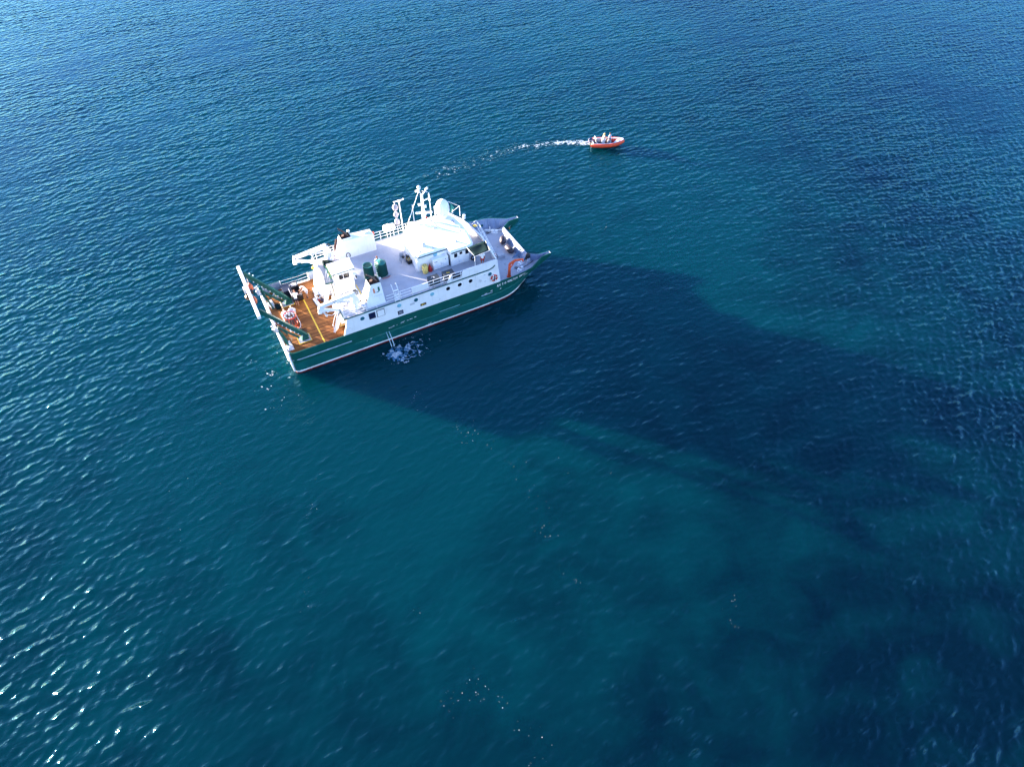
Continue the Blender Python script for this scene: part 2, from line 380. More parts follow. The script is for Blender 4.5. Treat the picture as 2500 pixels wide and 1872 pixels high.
def water_mat():
    m = bpy.data.materials.new('sea_water'); m.use_nodes = True; nt = m.node_tree; N = nt.nodes; L = nt.links
    for n in list(N): N.remove(n)
    out = N.new('ShaderNodeOutputMaterial')
    at = N.new('ShaderNodeAttribute'); at.attribute_name = 'wave_slope'
    tc = N.new('ShaderNodeTexCoord')
    # finer ripples than the mesh carries
    neg = N.new('ShaderNodeVectorMath'); neg.operation = 'MULTIPLY_ADD'; L.new(at.outputs['Vector'], neg.inputs[0])
    neg.inputs[1].default_value = (-1, -1, 0); neg.inputs[2].default_value = (0, 0, 1)
    nrm = N.new('ShaderNodeVectorMath'); nrm.operation = 'NORMALIZE'; L.new(neg.outputs[0], nrm.inputs[0])
    for rot, sx, sy, dist, det in ((6, 0.75, 1.75, 0.20, 4), (-24, 1.5, 3.0, 0.085, 3)):
        mp = N.new('ShaderNodeMapping'); mp.inputs['Rotation'].default_value = (0, 0, R(rot)); mp.inputs['Scale'].default_value = (sx, sy, 1)
        L.new(tc.outputs['Object'], mp.inputs[0])
        nz = N.new('ShaderNodeTexNoise'); nz.inputs['Scale'].default_value = 1.0; nz.inputs['Detail'].default_value = det; nz.inputs['Roughness'].default_value = 0.55
        nz.inputs['Distortion'].default_value = 0.8
        L.new(mp.outputs[0], nz.inputs['Vector'])
        bu = N.new('ShaderNodeBump'); bu.inputs['Strength'].default_value = 1.0; bu.inputs['Distance'].default_value = dist * RIPPLE
        L.new(nz.outputs['Fac'], bu.inputs['Height']); L.new(nrm.outputs[0], bu.inputs['Normal']); nrm = bu
    flat = N.new('ShaderNodeCombineXYZ'); flat.inputs[2].default_value = 1
    # light coming back out of the water: clouds of fine sediment in it drift in soft patches
    def noise(scale, det, sx, sy, rz, dist=0.0):
        a = N.new('ShaderNodeMapping'); a.inputs['Scale'].default_value = (sx, sy, 1); a.inputs['Rotation'].default_value = (0, 0, R(rz)); L.new(tc.outputs['Object'], a.inputs[0])
        b = N.new('ShaderNodeTexNoise'); b.inputs['Scale'].default_value = scale; b.inputs['Detail'].default_value = det; b.inputs['Distortion'].default_value = dist
        L.new(a.outputs[0], b.inputs['Vector']); return b.outputs['Fac']
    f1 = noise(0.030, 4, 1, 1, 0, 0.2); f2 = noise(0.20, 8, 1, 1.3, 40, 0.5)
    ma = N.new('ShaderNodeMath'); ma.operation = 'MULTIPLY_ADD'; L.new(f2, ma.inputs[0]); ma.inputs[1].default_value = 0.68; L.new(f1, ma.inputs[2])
    # pale sediment round the ship; dim edges of the view painted in beyond
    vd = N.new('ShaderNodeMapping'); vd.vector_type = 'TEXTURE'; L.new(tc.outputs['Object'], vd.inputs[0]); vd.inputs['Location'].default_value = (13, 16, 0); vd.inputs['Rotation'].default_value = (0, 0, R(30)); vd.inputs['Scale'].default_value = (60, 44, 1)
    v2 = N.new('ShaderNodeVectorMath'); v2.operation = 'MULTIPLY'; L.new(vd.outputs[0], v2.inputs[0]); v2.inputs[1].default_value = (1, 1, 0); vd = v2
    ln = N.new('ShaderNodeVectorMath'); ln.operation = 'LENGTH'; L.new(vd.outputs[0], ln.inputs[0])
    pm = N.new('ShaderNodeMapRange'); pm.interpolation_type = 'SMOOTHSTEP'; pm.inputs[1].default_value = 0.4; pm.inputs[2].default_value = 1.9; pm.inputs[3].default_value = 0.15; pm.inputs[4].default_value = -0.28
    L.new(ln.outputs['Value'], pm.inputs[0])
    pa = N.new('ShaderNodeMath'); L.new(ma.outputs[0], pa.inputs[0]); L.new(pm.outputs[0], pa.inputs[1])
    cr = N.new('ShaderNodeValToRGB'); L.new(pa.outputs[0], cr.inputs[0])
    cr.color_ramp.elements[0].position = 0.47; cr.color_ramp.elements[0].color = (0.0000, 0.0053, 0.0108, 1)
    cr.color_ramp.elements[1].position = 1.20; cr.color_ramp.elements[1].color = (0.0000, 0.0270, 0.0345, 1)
    # sunlight spreads a metre or two through the turbid water before it comes back out
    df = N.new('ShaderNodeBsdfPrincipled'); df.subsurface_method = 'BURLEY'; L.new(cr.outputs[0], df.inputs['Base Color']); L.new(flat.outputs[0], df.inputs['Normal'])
    df.inputs['Specular IOR Level'].default_value = 0; df.inputs['Roughness'].default_value = 1
    df.inputs['Subsurface Weight'].default_value = 1; df.inputs['Subsurface Radius'].default_value = (0.4, 1.0, 1.2); df.inputs['Subsurface Scale'].default_value = 2.6
    gl = N.new('ShaderNodeBsdfGlossy'); gl.inputs['Roughness'].default_value = 0.10; gl.inputs['Color'].default_value = (0.26, 0.67, 0.98, 1); L.new(nrm.outputs[0], gl.inputs['Normal'])
    fr = N.new('ShaderNodeFresnel'); fr.inputs['IOR'].default_value = 1.333; L.new(nrm.outputs[0], fr.inputs['Normal'])
    mx = N.new('ShaderNodeMixShader'); L.new(fr.outputs[0], mx.inputs[0]); L.new(df.outputs[0], mx.inputs[1]); L.new(gl.outputs[0], mx.inputs[2])
    L.new(mx.outputs[0], out.inputs['Surface'])
    return m

def build_water():
    n = NW
    xs = WX0 + np.arange(n) * TILE / NW; ys = WY0 + np.arange(n) * TILE / NW
    xs = np.concatenate([[-6000.0, WX0 - 60], xs, [xs[-1] + 60, 6000.0]]); ys = np.concatenate([[-6000.0, WY0 - 60], ys, [ys[-1] + 60, 6000.0]])
    k = len(xs); X, Y = np.meshgrid(xs, ys, indexing='ij'); Z = np.zeros((k, k)); Z[2:-2, 2:-2] = WZ
    co = np.stack([X, Y, Z], -1).reshape(-1, 3).astype(np.float32)
    idx = np.arange(k * k).reshape(k, k)
    q = np.stack([idx[:-1, :-1], idx[1:, :-1], idx[1:, 1:], idx[:-1, 1:]], -1).reshape(-1, 4).astype(np.int32)
    me = bpy.data.meshes.new('sea'); me.vertices.add(k * k); me.vertices.foreach_set('co', co.ravel())
    me.loops.add(q.size); me.loops.foreach_set('vertex_index', q.ravel())
    me.polygons.add(len(q)); me.polygons.foreach_set('loop_start', np.arange(0, q.size, 4, dtype=np.int32))
    me.polygons.foreach_set('use_smooth', np.ones(len(q), bool))
    me.update(calc_edges=True)
    sl = np.zeros((k, k, 3), np.float32); sl[2:-2, 2:-2, 0] = WGX * _gust; sl[2:-2, 2:-2, 1] = WGY * _gust
    a = me.attributes.new('wave_slope', 'FLOAT_VECTOR', 'POINT'); a.data.foreach_set('vector', sl.ravel())
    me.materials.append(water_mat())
    o = bpy.data.objects.new('sea_water', me); COL.objects.link(o); o['kind'] = 'structure'
    return o
build_water()

# ------------------------------------------------------------------ the ship
ship = thing('research_vessel', (14.5, 0, 0), 'large twin-hulled ship with green topsides, white deckhouse and wooden aft deck', 'ship')
ZB = 2.80            # top of the hull and bulwarks
ZM = 1.80            # main deck
ZU = 4.80            # upper deck
XO = [0.0, 0.15, 0.4, 0.8, 21, 22.3, 24, 25.3, 26.3, 27.36, 28.1, 29.28]
YO = [5.10, 5.38, 5.50, 5.53, 5.53, 5.52, 5.47, 5.33, 5.10, 4.48, 4.02, 3.93]
XI = [26.9, 27.05, 27.4, 28.0, 29.28]
YI = [2.55, 2.72, 2.95, 3.36, 3.45]
XW = [0.0, 0.15, 0.4, 0.8, 20, 22.5, 23.75, 24.63, 25.5, 26.4, 29.28]
YW = [5.05, 5.33, 5.45, 5.48, 5.46, 5.38, 5.15, 4.75, 4.30, 3.85, 3.72]
def zstem(x): return lerp(x, [24.0, 25.2, 26.0, 26.5, 27.04, 27.7, 28.5, 29.15, 29.28], [-1.0, -0.55, 0.0, 0.49, 1.08, 1.69, 2.38, 2.72, 2.76])
def zdeck(x): return lerp(x, [0, 27.2, 28.4, 29.28], [ZM - 0.03, ZM - 0.03, 2.2, 2.76])
def zkn(x): return lerp(x, [0, 22, 23.5, 24.9, 26.2, 27.5, 29.28], [1.36, 1.36, 1.48, 1.66, 1.95, 2.3, 2.72])
def hull_pt(x, z):
    """half-breadth of the outer shell at height z"""
    yo, yw = lerp(x, XO, YO), lerp(x, XW, YW); zk = zkn(x)
    yk = yw + (yo - yw) * lerp(x, [20, 24, 27], [0.85, 0.62, 0.5])
    return lerp(z, [-0.8, 0.0, 0.36, zk, ZB], [yw - 0.25, yw - 0.02, yw, yk, yo])
def demihull(s):
    """one of the two hulls; s = -1 starboard, +1 port"""
    b = MB(); st = [0, .15, .4, .8, 3, 6, 9, 12, 15, 18, 20, 21, 22, 22.8, 23.5, 24.2, 24.8, 25.4, 26, 26.4, 26.8, 27.2, 27.6, 28, 28.5, 29, 29.28]
    rows = []
    for x in st:
        zs = max(-0.8, zstem(x)) if x > 24 else -0.8; yc = 3.72 if x > 24 else 3.9; zt = zdeck(x)
        row = []
        for z in (zt, zkn(x), 0.9, 0.36, 0.20, 0.0, -0.8):
            z = min(z, zt)
            y = hull_pt(x, max(z, zs)); z2 = max(z, min(zs, zt))
            if x > 24:                           # close the section on the raked stem
                k = min(1, max(0, (z2 - zs) / 0.9)) ** 0.6; y = yc + (y - yc) * k
            row.append((x, s * y, z2))
        yi = lerp(x, XI, YI) if x > 26.9 else 2.5
        for z in (-0.8, 0.0, 0.36, 0.9, zt):
            z2 = min(max(z, zs), zt); y = yi + 0.25 * (1 if z < 0.5 else 0)
            if x > 24: k = min(1, max(0, (z2 - zs) / 0.9)) ** 0.6; y = yc + (y - yc) * k
            row.append((x, s * y, z2))
        rows.append(row)
    n = len(rows[0]); V = [p for r in rows for p in r]; F = []
    for i in range(len(rows) - 1):
        for j in range(n):
            q = (i * n + j, i * n + (j + 1) % n, (i + 1) * n + (j + 1) % n, (i + 1) * n + j)
            F.append(q if s > 0 else q[::-1])
    F.append(tuple(range(n)) if s < 0 else tuple(range(n - 1, -1, -1)))
    e = (len(rows) - 1) * n; F.append(tuple(e + i for i in range(n)) if s > 0 else tuple(e + i for i in range(n - 1, -1, -1)))
    b.add(V, F)
    return b
hulls = []
for s in (-1, 1):
    h = demihull(s).build('hull', [HULL], ship)
    bm = bmesh.new(); bm.from_mesh(h.data); bmesh.ops.remove_doubles(bm, verts=bm.verts, dist=1e-4); bmesh.ops.recalc_face_normals(bm, faces=bm.faces); bm.to_mesh(h.data); bm.free()
    hulls.append(h)
MB().box((13.5, 0, 1.35), (26.6, 5.2, 0.8)).build('bridge_deck', [HULL], ship)
# transom with its pale rubbing strake
tr = MB().box((-0.02, 0, 1.1), (0.10, 10.1, 1.25)).build('transom', WHITE, ship)
b = MB(); b.tube([(-0.10, -5.15, ZM), (-0.10, 5.2, ZM)], 0.16, 8); b.tube([(-0.04, -5.2, ZB), (-0.06, -5.25, 1.5), (0.0, -5.2, 0.3)], 0.10, 8)
b.build('stern_fender', WHITE, ship)
# decks
def sheet(pts, z, name, m, t=0.05):
    return MB().prism(pts, pts, z - t, z).build(name, m, ship)
def fore_y(x): return hull_pt(x, ZM) - 0.07
sheet([(0.06, -5.05), (0.4, -5.42), (6.6, -5.46), (6.6, 5.46), (0.4, 5.42), (0.06, 5.05)], ZM, 'aft_deck', WOOD)
_fx = [21.0, 22.3, 24, 25.3, 26.3]
fp = [(20.5, -5.46)] + [(x, -fore_y(x)) for x in _fx] + [(27.2, -hull_pt(27.2, ZM) + 0.08), (27.2, -2.75), (26.5, -2.5), (26.5, 2.5), (27.2, 2.75), (27.2, hull_pt(27.2, ZM) - 0.08)] + [(x, fore_y(x)) for x in _fx[::-1]] + [(20.5, 5.46)]
sheet(fp, ZM, 'fore_deck', DECK)
sheet([(6.6, 4.45), (20.5, 4.45), (20.5, 5.46), (6.6, 5.46)], ZM, 'side_deck', DECK)
for s in (-1, 1):                                    # raised pockets in the two bow points
    P = [(27.2, 2.75), (28.4, 3.42), (29.2, 3.55), (29.2, 3.80), (28.1, max(3.5, hull_pt(28.1, zdeck(28.1)) - .06)), (27.2, hull_pt(27.2, ZM) - .08)]
    Q = [(x, s * y, zdeck(x) + 0.03) for x, y in P]
    MB().add(Q, [tuple(range(6)) if s > 0 else tuple(range(5, -1, -1))]).build('bow_pocket', DECK, ship)
# bulwarks: green outside, grey inside
def edge_line(xs, s, z, off=0.0): return [(x, s * (lerp(x, XO, YO) - off), z) for x in xs]
def bulwark(xs, s, name='bulwark', top=ZB):
    lo = [(x, s * (lerp(x, XO, YO)), zdeck(x) - 0.35) for x in xs]; lo = [(p[0], s * hull_pt(p[0], p[2]) * 1.0 + s * 0.004, p[2]) for p in lo]
    hi = [(x, s * (lerp(x, XO, YO) + 0.004), top) for x in xs]
    if s > 0: lo, hi = lo[::-1], hi[::-1]
    b = MB().wall(lo, hi, 0.10, 0, 1, 0)
    # stiffeners on the inner face
    return b
xa = [0.0, .15, .4, .8, 3, 6]
b = bulwark(xa, -1); 
for x in (1.5, 3.0, 4.5): b.bar((x, -5.42, ZM), (x, -5.42, ZB - 0.05), 0.05, 0.10, 1)
b.build('bulwark', [GREEN, BULW], ship)
b = bulwark([6, 9, 12, 15, 18, 21, 22.3, 23.2, 24, 24.7, 25.3, 25.8, 26.3, 26.9, 27.36, 27.7, 28.1, 28.7, 29.28], -1)
for x in (23.6, 24.6, 25.5, 26.3): b.bar((x, -hull_pt(x, ZM) + 0.16, ZM), (x, -lerp(x, XO, YO) + 0.13, ZB - 0.05), 0.05, 0.08, 1)
b.build('bulwark', [GREEN, BULW], ship)
b = bulwark([0.1, .25, .5, .9, 2.0], 1); b.bar((1.0, 5.40, ZM), (1.0, 5.40, ZB - .05), .05, .1, 1); b.build('bulwark', [GREEN, BULW], ship)
b = bulwark([5.0, 7, 12, 18, 21, 22.3, 23.2, 24, 24.7, 25.3, 25.8, 26.3, 26.9, 27.36, 27.7, 28.1, 28.7, 29.28], 1)
for x in (21.6, 22.5, 23.4, 24.3, 25.2, 26.1, 26.9): b.bar((x, hull_pt(x, ZM) - 0.16, ZM), (x, lerp(x, XO, YO) - 0.13, ZB - 0.05), 0.05, 0.10, 1)
b.bar((21.3, 5.33, 2.3), (25.0, 5.08, 2.3), 0.03, 0.05, 1)
b.build('bulwark', [GREEN, BULW], ship)
# inner sides of the bow points and the straight bulwark between them
for s in (-1, 1):
    xs = [27.0, 27.4, 28.0, 28.7, 29.28]
    lo = [(x, s * lerp(x, XI, YI), zdeck(x) - 0.4) for x in xs]; hi = [(x, s * lerp(x, XI, YI), ZB) for x in xs]
    if s < 0: lo, hi = lo[::-1], hi[::-1]
    b = MB().wall(lo, hi, 0.08, 0, 1, 0); b.box((29.28, s * 3.69, 2.75), (0.06, 0.38, 0.10), mi=2)
    b.build('bow_point', [GREEN, BULW, LGREY], ship)
b = MB().wall([(26.45, -2.62, 1.3), (26.45, 2.62, 1.3)], [(27.02, -2.72, ZB), (27.02, 2.72, ZB)], 0.08, 0, 1, 1)
for y in (-1.75, -0.6, 0.55, 1.7): b.bar((26.40, y, ZM), (26.95, y, ZB - 0.04), 0.04, 0.07, 1)
b.prism([(25.75, -1.55), (26.35, -1.60), (26.35, -1.50)], [(26.85, -1.58), (26.9, -1.60), (26.9, -1.52)], ZM, ZB - 0.1, 2)
b.build('breast_bulwark', [GREEN, BULW, mat('blue_grey_gusset', (0.16, 0.26, 0.42), 0.5)], ship)
# aft port side: toe rail, posts and two wires
b = MB().box((3.5, 5.45, ZM + 0.06), (3.1, 0.16, 0.12)); b.build('toe_rail', WHITE, ship)
b = MB()
for x in (2.05, 5.0): b.bar((x, 5.46, ZM), (x, 5.46, ZB), 0.10, 0.10)
each(b, 'rail_post', RAILW, ship)
b = MB()
for z in (2.32, 2.74): b.tube([(2.05, 5.46, z), (3.0, 5.46, z - 0.05), (4.0, 5.46, z - 0.05), (5.0, 5.46, z)], 0.018, 5)
b.build('wire_rail', ROPEW, ship)
# rubbing strakes on the starboard side
def strake(x0, x1, z, r, m, name='rub_strake', n=10):
    pts = []
    for i in range(n + 1):
        x = x0 + (x1 - x0) * i / n; pts.append((x, -hull_pt(x, z(x) if callable(z) else z) - 0.01, z(x) if callable(z) else z))
    MB().tube(pts, r, 6).build(name, m, ship)
PALEB = mat('worn_strake_paint', (0.36, 0.44, 0.52), 0.5, var=0.45, scale=2.5)
strake(0.12, 5.9, 1.86, 0.055, PALEB)
strake(15.2, 17.5, 1.62, 0.05, mat('worn_green_paint', (0.10, 0.26, 0.30), 0.5, var=0.4, scale=2))
strake(20.0, 21.3, 1.75, 0.045, PALEB)
strake(25.3, 26.3, 2.05, 0.045, PALEB)
strake(6.2, 28.9, zkn, 0.022, mat('knuckle_paint', (0.02, 0.18, 0.15), 0.4, var=0.3), 'knuckle', 40)
b = MB()
random.seed(4)
for cx, cz, k, sp in ((10.6, 1.92, 9, 0.9), (12.2, 2.03, 7, 0.5), (20.9, 1.92, 5, 0.4), (14.3, 0.50, 8, 0.7), (8.3, 1.3, 4, 1.0)):
    for i in range(k):
        x = cx + random.uniform(-sp, sp); z = cz + random.uniform(-0.06, 0.06) + (x - cx) * 0.1; y = hull_pt(x, z)
        b.box((x, -y - 0.004, z), (random.uniform(0.05, 0.22), 0.012, random.uniform(0.03, 0.08)))
each(b, 'scuff_mark', LGREY, ship)

# ------------------------------------------------------------------ name on the bow
def lettering(txt, size, place, name, m, parent, width=None, extrude=0.0, bold=0.0):
    """turn a line of type into a mesh; place(u, v) gives the 3-D spot and the outward normal"""
    cu = bpy.data.curves.new(name, 'FONT'); cu.body = txt; cu.size = size; cu.offset = bold; cu.resolution_u = 2
    to = bpy.data.objects.new(name, cu); COL.objects.link(to); bpy.context.view_layer.update()
    me = bpy.data.meshes.new_from_object(to.evaluated_get(bpy.context.evaluated_depsgraph_get()))
    bpy.data.objects.remove(to); bpy.data.curves.remove(cu)
    xs = [v.co.x for v in me.vertices]; x0, x1 = min(xs), max(xs); k = (width / (x1 - x0)) if width else 1
    for v in me.vertices: v.co = place((v.co.x - x0) * k, v.co.y)
    me.materials.clear(); me.materials.append(m); me.name = name
    o = bpy.data.objects.new(name, me); COL.objects.link(o); o.parent = parent; o.matrix_parent_inverse = wm(parent).inverted()
    return o
def on_hull(u, v):
    x = 21.85 + u; z = 2.22 + 0.06 * u + v
    return (x + v * 0.05, -hull_pt(x, z) - 0.03 - 0.02 * u, z)
lettering('R/V  F. G. WALTON  SMITH', 0.42, on_hull, 'ship_name', LETTER, ship, width=3.45, bold=0.008)

# ------------------------------------------------------------------ deckhouse
front_lo = [(22.35, -5.50), (22.8, -4.6), (23.2, -3.7), (23.6, -2.5), (23.8, -1.2), (23.85, 0.2), (23.6, 1.6), (23.0, 3.0), (22.2, 4.0), (21.2, 4.50)]
front_hi = [(21.95, -5.50), (22.05, -4.6), (22.15, -3.7), (22.27, -2.4), (22.32, -1.2), (22.22, -0.1), (22.06, 1.1), (21.82, 2.4), (21.40, 3.3), (20.9, 4.45)]
front_mid = [(l[0] + (h[0] - l[0]) * 0.74, l[1] + (h[1] - l[1]) * 0.74) for l, h in zip(front_lo, front_hi)]
b = MB()
side = [(6.05, -5.50)]; lo = side + front_lo + [(6.4, 4.50)]; mid = side + front_mid + [(6.4, 4.48)]
b.wall([(*p, ZM - 0.02) for p in lo], [(*p, ZU - 0.06) for p in mid], 0.08)
b.add([(6.05, -5.50, ZU - .06), (6.05, -5.50, ZB), (5.35, -5.50, ZB), (6.05, -5.40, ZU - .06), (6.05, -5.40, ZB), (5.35, -5.40, ZB)], [(0, 1, 2), (5, 4, 3), (0, 2, 5, 3)])   # raked wing plate
b.prism([(5.35, -5.50), (6.05, -5.50), (6.05, -5.40), (5.35, -5.40)], [(5.35, -5.50), (6.05, -5.50), (6.05, -5.40), (5.35, -5.40)], ZM, ZB)
# after wall, set back under the winch well, and the raked port corner
b.prism([(8.2, -5.4), (8.28, -5.4), (8.28, 0.2), (8.2, 0.2)], [(8.2, -5.4), (8.28, -5.4), (8.28, 0.2), (8.2, 0.2)], ZM, ZU - 0.06)
b.prism([(6.3, 0.2), (6.38, 0.2), (6.38, 4.48), (6.3, 4.48)], [(6.3, 0.2), (6.38, 0.2), (6.38, 4.48), (6.3, 4.48)], ZM, ZU - 0.06)
b.prism([(6.3, 0.2), (8.28, 0.2), (8.28, 0.28), (6.3, 0.28)], [(6.3, 0.2), (8.28, 0.2), (8.28, 0.28), (6.3, 0.28)], ZM, ZU - 0.06)
b.prism([(5.9, -5.4), (8.2, -5.4), (8.2, -3.95), (5.9, -3.95)], [(5.9, -5.4), (8.2, -5.4), (8.2, -3.95), (5.9, -3.95)], ZU - 0.2, ZU - 0.06)
b.prism([(5.2, 2.0), (6.3, 2.0), (6.3, 4.48), (5.2, 4.48)], [(5.85, 2.0), (6.3, 2.0), (6.3, 4.48), (5.85, 4.48)], ZM, ZU - 0.06)
house = b.build('deckhouse', WHITE, ship)
# upper deck with the winch well cut out of its after edge
sheet([(5.75, -5.50), (8.3, -5.50), (8.3, -3.95), (5.75, -3.95)], ZU, 'upper_deck', DECK, 0.06)
sheet([(5.75, 0.2), (8.3, 0.2), (8.3, 4.46), (5.75, 4.46)], ZU, 'upper_deck', DECK, 0.06)
_up = [(8.3, -5.50)] + [(x - 0.06, y + (0.02 if y < -5 else 0)) for x, y in front_mid[:-1]] + [(20.9, 4.46), (8.3, 4.46)]
sheet(_up, ZU, 'upper_deck', DECK, 0.06)
# green guard along the deck edge, swept up at the fore end
b = MB()
b.bar((5.75, -5.56, ZU - 0.02), (20.9, -5.56, ZU + 0.04), 0.06, 0.11)
pts = [(20.9, -5.56, ZU + 0.04), (21.4, -5.56, ZU + 0.16), (21.65, -5.56, ZU + 0.40)]
for i in range(2): b.bar(pts[i], pts[i + 1], 0.06, 0.08)
b.bar((5.72, -3.95, ZU - 0.02), (5.72, -5.56, ZU - 0.02), 0.06, 0.16); b.bar((5.72, 0.2, ZU - .02), (6.5, 0.17, ZU - .02), 0.06, 0.16)
b.bar((8.3, 4.50, ZU - 0.02), (20.5, 4.50, ZU - .02), 0.06, 0.11)
b.build('edge_guard', mat('edge_green', (0.003, 0.085, 0.085), 0.45, var=0.1), ship)
b = MB().box((8.36, -2.6, ZU + 0.006), (0.09, 2.6, 0.008)); b.box((8.36, -2.6, ZU + 0.004), (0.02, 2.7, 0.004)); b.build('warning_line', YELLOW, ship)
MB().box((3.55, -0.55, ZM + 0.005), (0.13, 8.0, 0.008)).build('warning_line', YELLOW, ship)
# coaming round the bridge deck
b = MB(); lo = [(17.2, -5.50)] + front_mid[:-1] + [(20.9, 4.46)]; hi = [(17.2, -5.50)] + front_hi
lo = [(*p, ZU - 0.07) for p in lo]; hi = [(*p, ZU + 1.0) for p in hi]
i17 = 1
b.wall(lo[i17:], hi[i17:], 0.12)
# starboard wing: sloped after end, and a long rounded freeing port
b.wall([(18.15, -5.50, ZU - .07), lo[1]], [(18.15, -5.50, ZU + 1.0), hi[1]], 0.10)
b.wall([(16.30, -5.50, ZU - .07), (18.15, -5.50, ZU - .07)], [(16.42, -5.50, ZU + 0.22), (18.15, -5.50, ZU + 0.22)], 0.10)
b.wall([(16.42, -5.50, ZU + .22), (16.86, -5.50, ZU + .22)], [(16.78, -5.50, ZU + 0.86), (16.86, -5.50, ZU + 0.86)], 0.10)
b.wall([(17.95, -5.50, ZU + .22), (18.15, -5.50, ZU + .22)], [(18.05, -5.50, ZU + 0.80), (18.15, -5.50, ZU + 0.80)], 0.10)
b.build('bridge_coaming', WHITE, ship, 0.02)
MB().box((17.42, -5.38, ZU + 0.48), (1.25, 0.05, 0.56)).build('freeing_port_shade', DARK, ship)  # dark panel stands in for the shade inside the opening

# portholes, window, doors and panels on the starboard side
def porthole(x, z, y=-5.50, r=0.22, glass=BLUEG, ring=WHITE):
    b = MB().lathe([(r + 0.035, 0.0), (r + 0.035, 0.02), (r, 0.025)], (x, y, z), 20, axis='Y')
    o = b.build('porthole', ring, ship)
    g = MB().lathe([(r, 0.0), (r, 0.032), (r * 0.9, 0.036)], (x, y, z), 20, axis='Y').build('glass', glass, o)
    return o
for x, z, g in ((7.40, 4.17, BLUEG), (11.18, 4.21, PALEG), (12.93, 4.19, BLUEG), (14.66, 4.22, PALEG), (16.39, 4.23, DARK), (17.67, 4.22, DARK), (18.88, 4.22, DARK), (21.07, 4.25, BLUEG)):
    porthole(x, z, glass=g)
f = MB().box((8.38, -5.51, 4.12), (0.74, 0.05, 0.86)).build('window', WHITE, ship, 0.01)
MB().box((8.38, -5.53, 4.12), (0.66, 0.04, 0.76)).build('pane', NAVY, f)
f = MB().box((9.26, -5.515, 4.10), (0.80, 0.05, 0.84)).build('shutter', mat('dark_gasket', (0.03, 0.03, 0.04), 0.5), ship)
MB().box((9.26, -5.545, 4.10), (0.70, 0.03, 0.74)).build('shutter_panel', WHITE, f)
b = MB().box((11.2, -5.515, 3.30), (0.56, 0.04, 0.46)); f = b.build('notice_board', NAVY, ship)
b = MB()
for i, (u, v) in enumerate(((-0.13, 0.08), (0.0, 0.08), (0.13, 0.08), (-0.13, -0.06), (0.0, -0.06), (0.13, -0.06))): b.box((11.2 + u, -5.54, 3.30 + v), (0.07, 0.006, 0.08))
each(b, 'board_marking', LGREY, f)
b = MB().box((13.62, -5.515, 3.33), (0.62, 0.04, 0.26)); f = b.build('warning_plate', mat('bronze_plate', (0.10, 0.05, 0.02), 0.4, var=0.4, scale=8), ship)
b = MB().box((13.50, -5.54, 3.33), (0.12, 0.008, 0.18)); b.box((13.68, -5.54, 3.34), (0.10, 0.008, 0.10)); b.build('plate_symbol', YELLOW, f)
# weathertight door amidships, drawn closed, with hand wheel
b = MB().box((20.06, -5.515, 3.86), (1.20, 0.05, 1.40)); dr = b.build('side_door', WHITE, ship, 0.06)
b = MB(); b.tube([(19.95 + 0.14 * math.cos(t), -5.58, 3.88 + 0.14 * math.sin(t)) for t in [2 * math.pi * i / 14 for i in range(14)]], 0.016, 5, closed=True)
b.cyl((19.95, -5.53, 3.88), (19.95, -5.60, 3.88), 0.04, n=8)
b.build('door_wheel', LGREY, dr)
for x, z in ((20.45, 4.40), (20.5, 3.55)): MB().box((x, -5.55, z), (0.22, 0.02, 0.09)).build('hinge', LGREY, dr)
b = MB().box((21.5, -5.55, 2.95), (0.05, 0.06, 0.12)); b.box((15.4, -5.52, 3.25), (0.10, 0.05, 0.10)); b.box((12.5, -5.515, 3.85), (0.5, 0.02, 0.22)); each(b, 'wall_fitting', LGREY, ship)
b = MB(); f_ = [(23.72, 0.9), (23.4, 2.2)]
for (x, y, rz) in ((23.55, -1.7, 0.22), (23.62, -0.2, 0.0), (23.5, 1.2, -0.25)): b.box((x - 0.28, y, 3.6), (0.08, 0.6, 0.7), rz, ry=-0.28)
each(b, 'front_window', DARK, ship)

# ------------------------------------------------------------------ wheelhouse
def rect_room(pts, z0, z1, name, m): return MB().prism(pts, pts, z0, z1).build(name, m, ship, 0.03)
wh_lo = [(14.60, -2.42), (17.90, -2.42), (17.90, -3.22), (19.9, -3.22), (20.5, -2.0), (20.75, 0), (20.5, 2.0), (19.9, 3.1), (16.0, 3.1), (14.60, 1.65)]
rect_room(wh_lo, ZU, 6.52, 'wheelhouse', WHITE)
def arc(cx, cy, r, a0, a1, n=6): return [(cx + r * math.cos(R(a0 + (a1 - a0) * i / n)), cy + r * math.sin(R(a0 + (a1 - a0) * i / n))) for i in range(n + 1)]
roof = [(14.75, -2.42), (17.85, -2.42), (17.90, -3.32)] + arc(19.95, -2.72, 0.60, -90, -15) + [(20.72, -1.9), (20.88, -0.8), (20.93, 0.3), (20.80, 1.5)] + arc(20.0, 2.55, 0.62, 15, 90) + [(16.0, 3.27), (14.85, 1.3)]
in_ = [(17.5 + (x - 17.5) * 0.94, y * 0.94) for x, y in roof]
b = MB().prism(roof, roof, 6.50, 6.60, cap=False)
b.prism(roof, in_, 6.60, 6.70)
rf = b.build('wheelhouse_roof', WHITE, ship, 0.015)
b = MB()
for p, q in (((14.72, -2.46), (17.88, -2.46)), ((17.93, -3.36), (19.9, -3.36))): b.bar((*p, 6.49), (*q, 6.49), 0.04, 0.09)
b.bar((17.92, -2.5, 6.47), (17.92, -3.3, 6.47), .04, .07)
b.build('roof_edge_guard', mat('edge_green', (0, 0, 0)), rf)
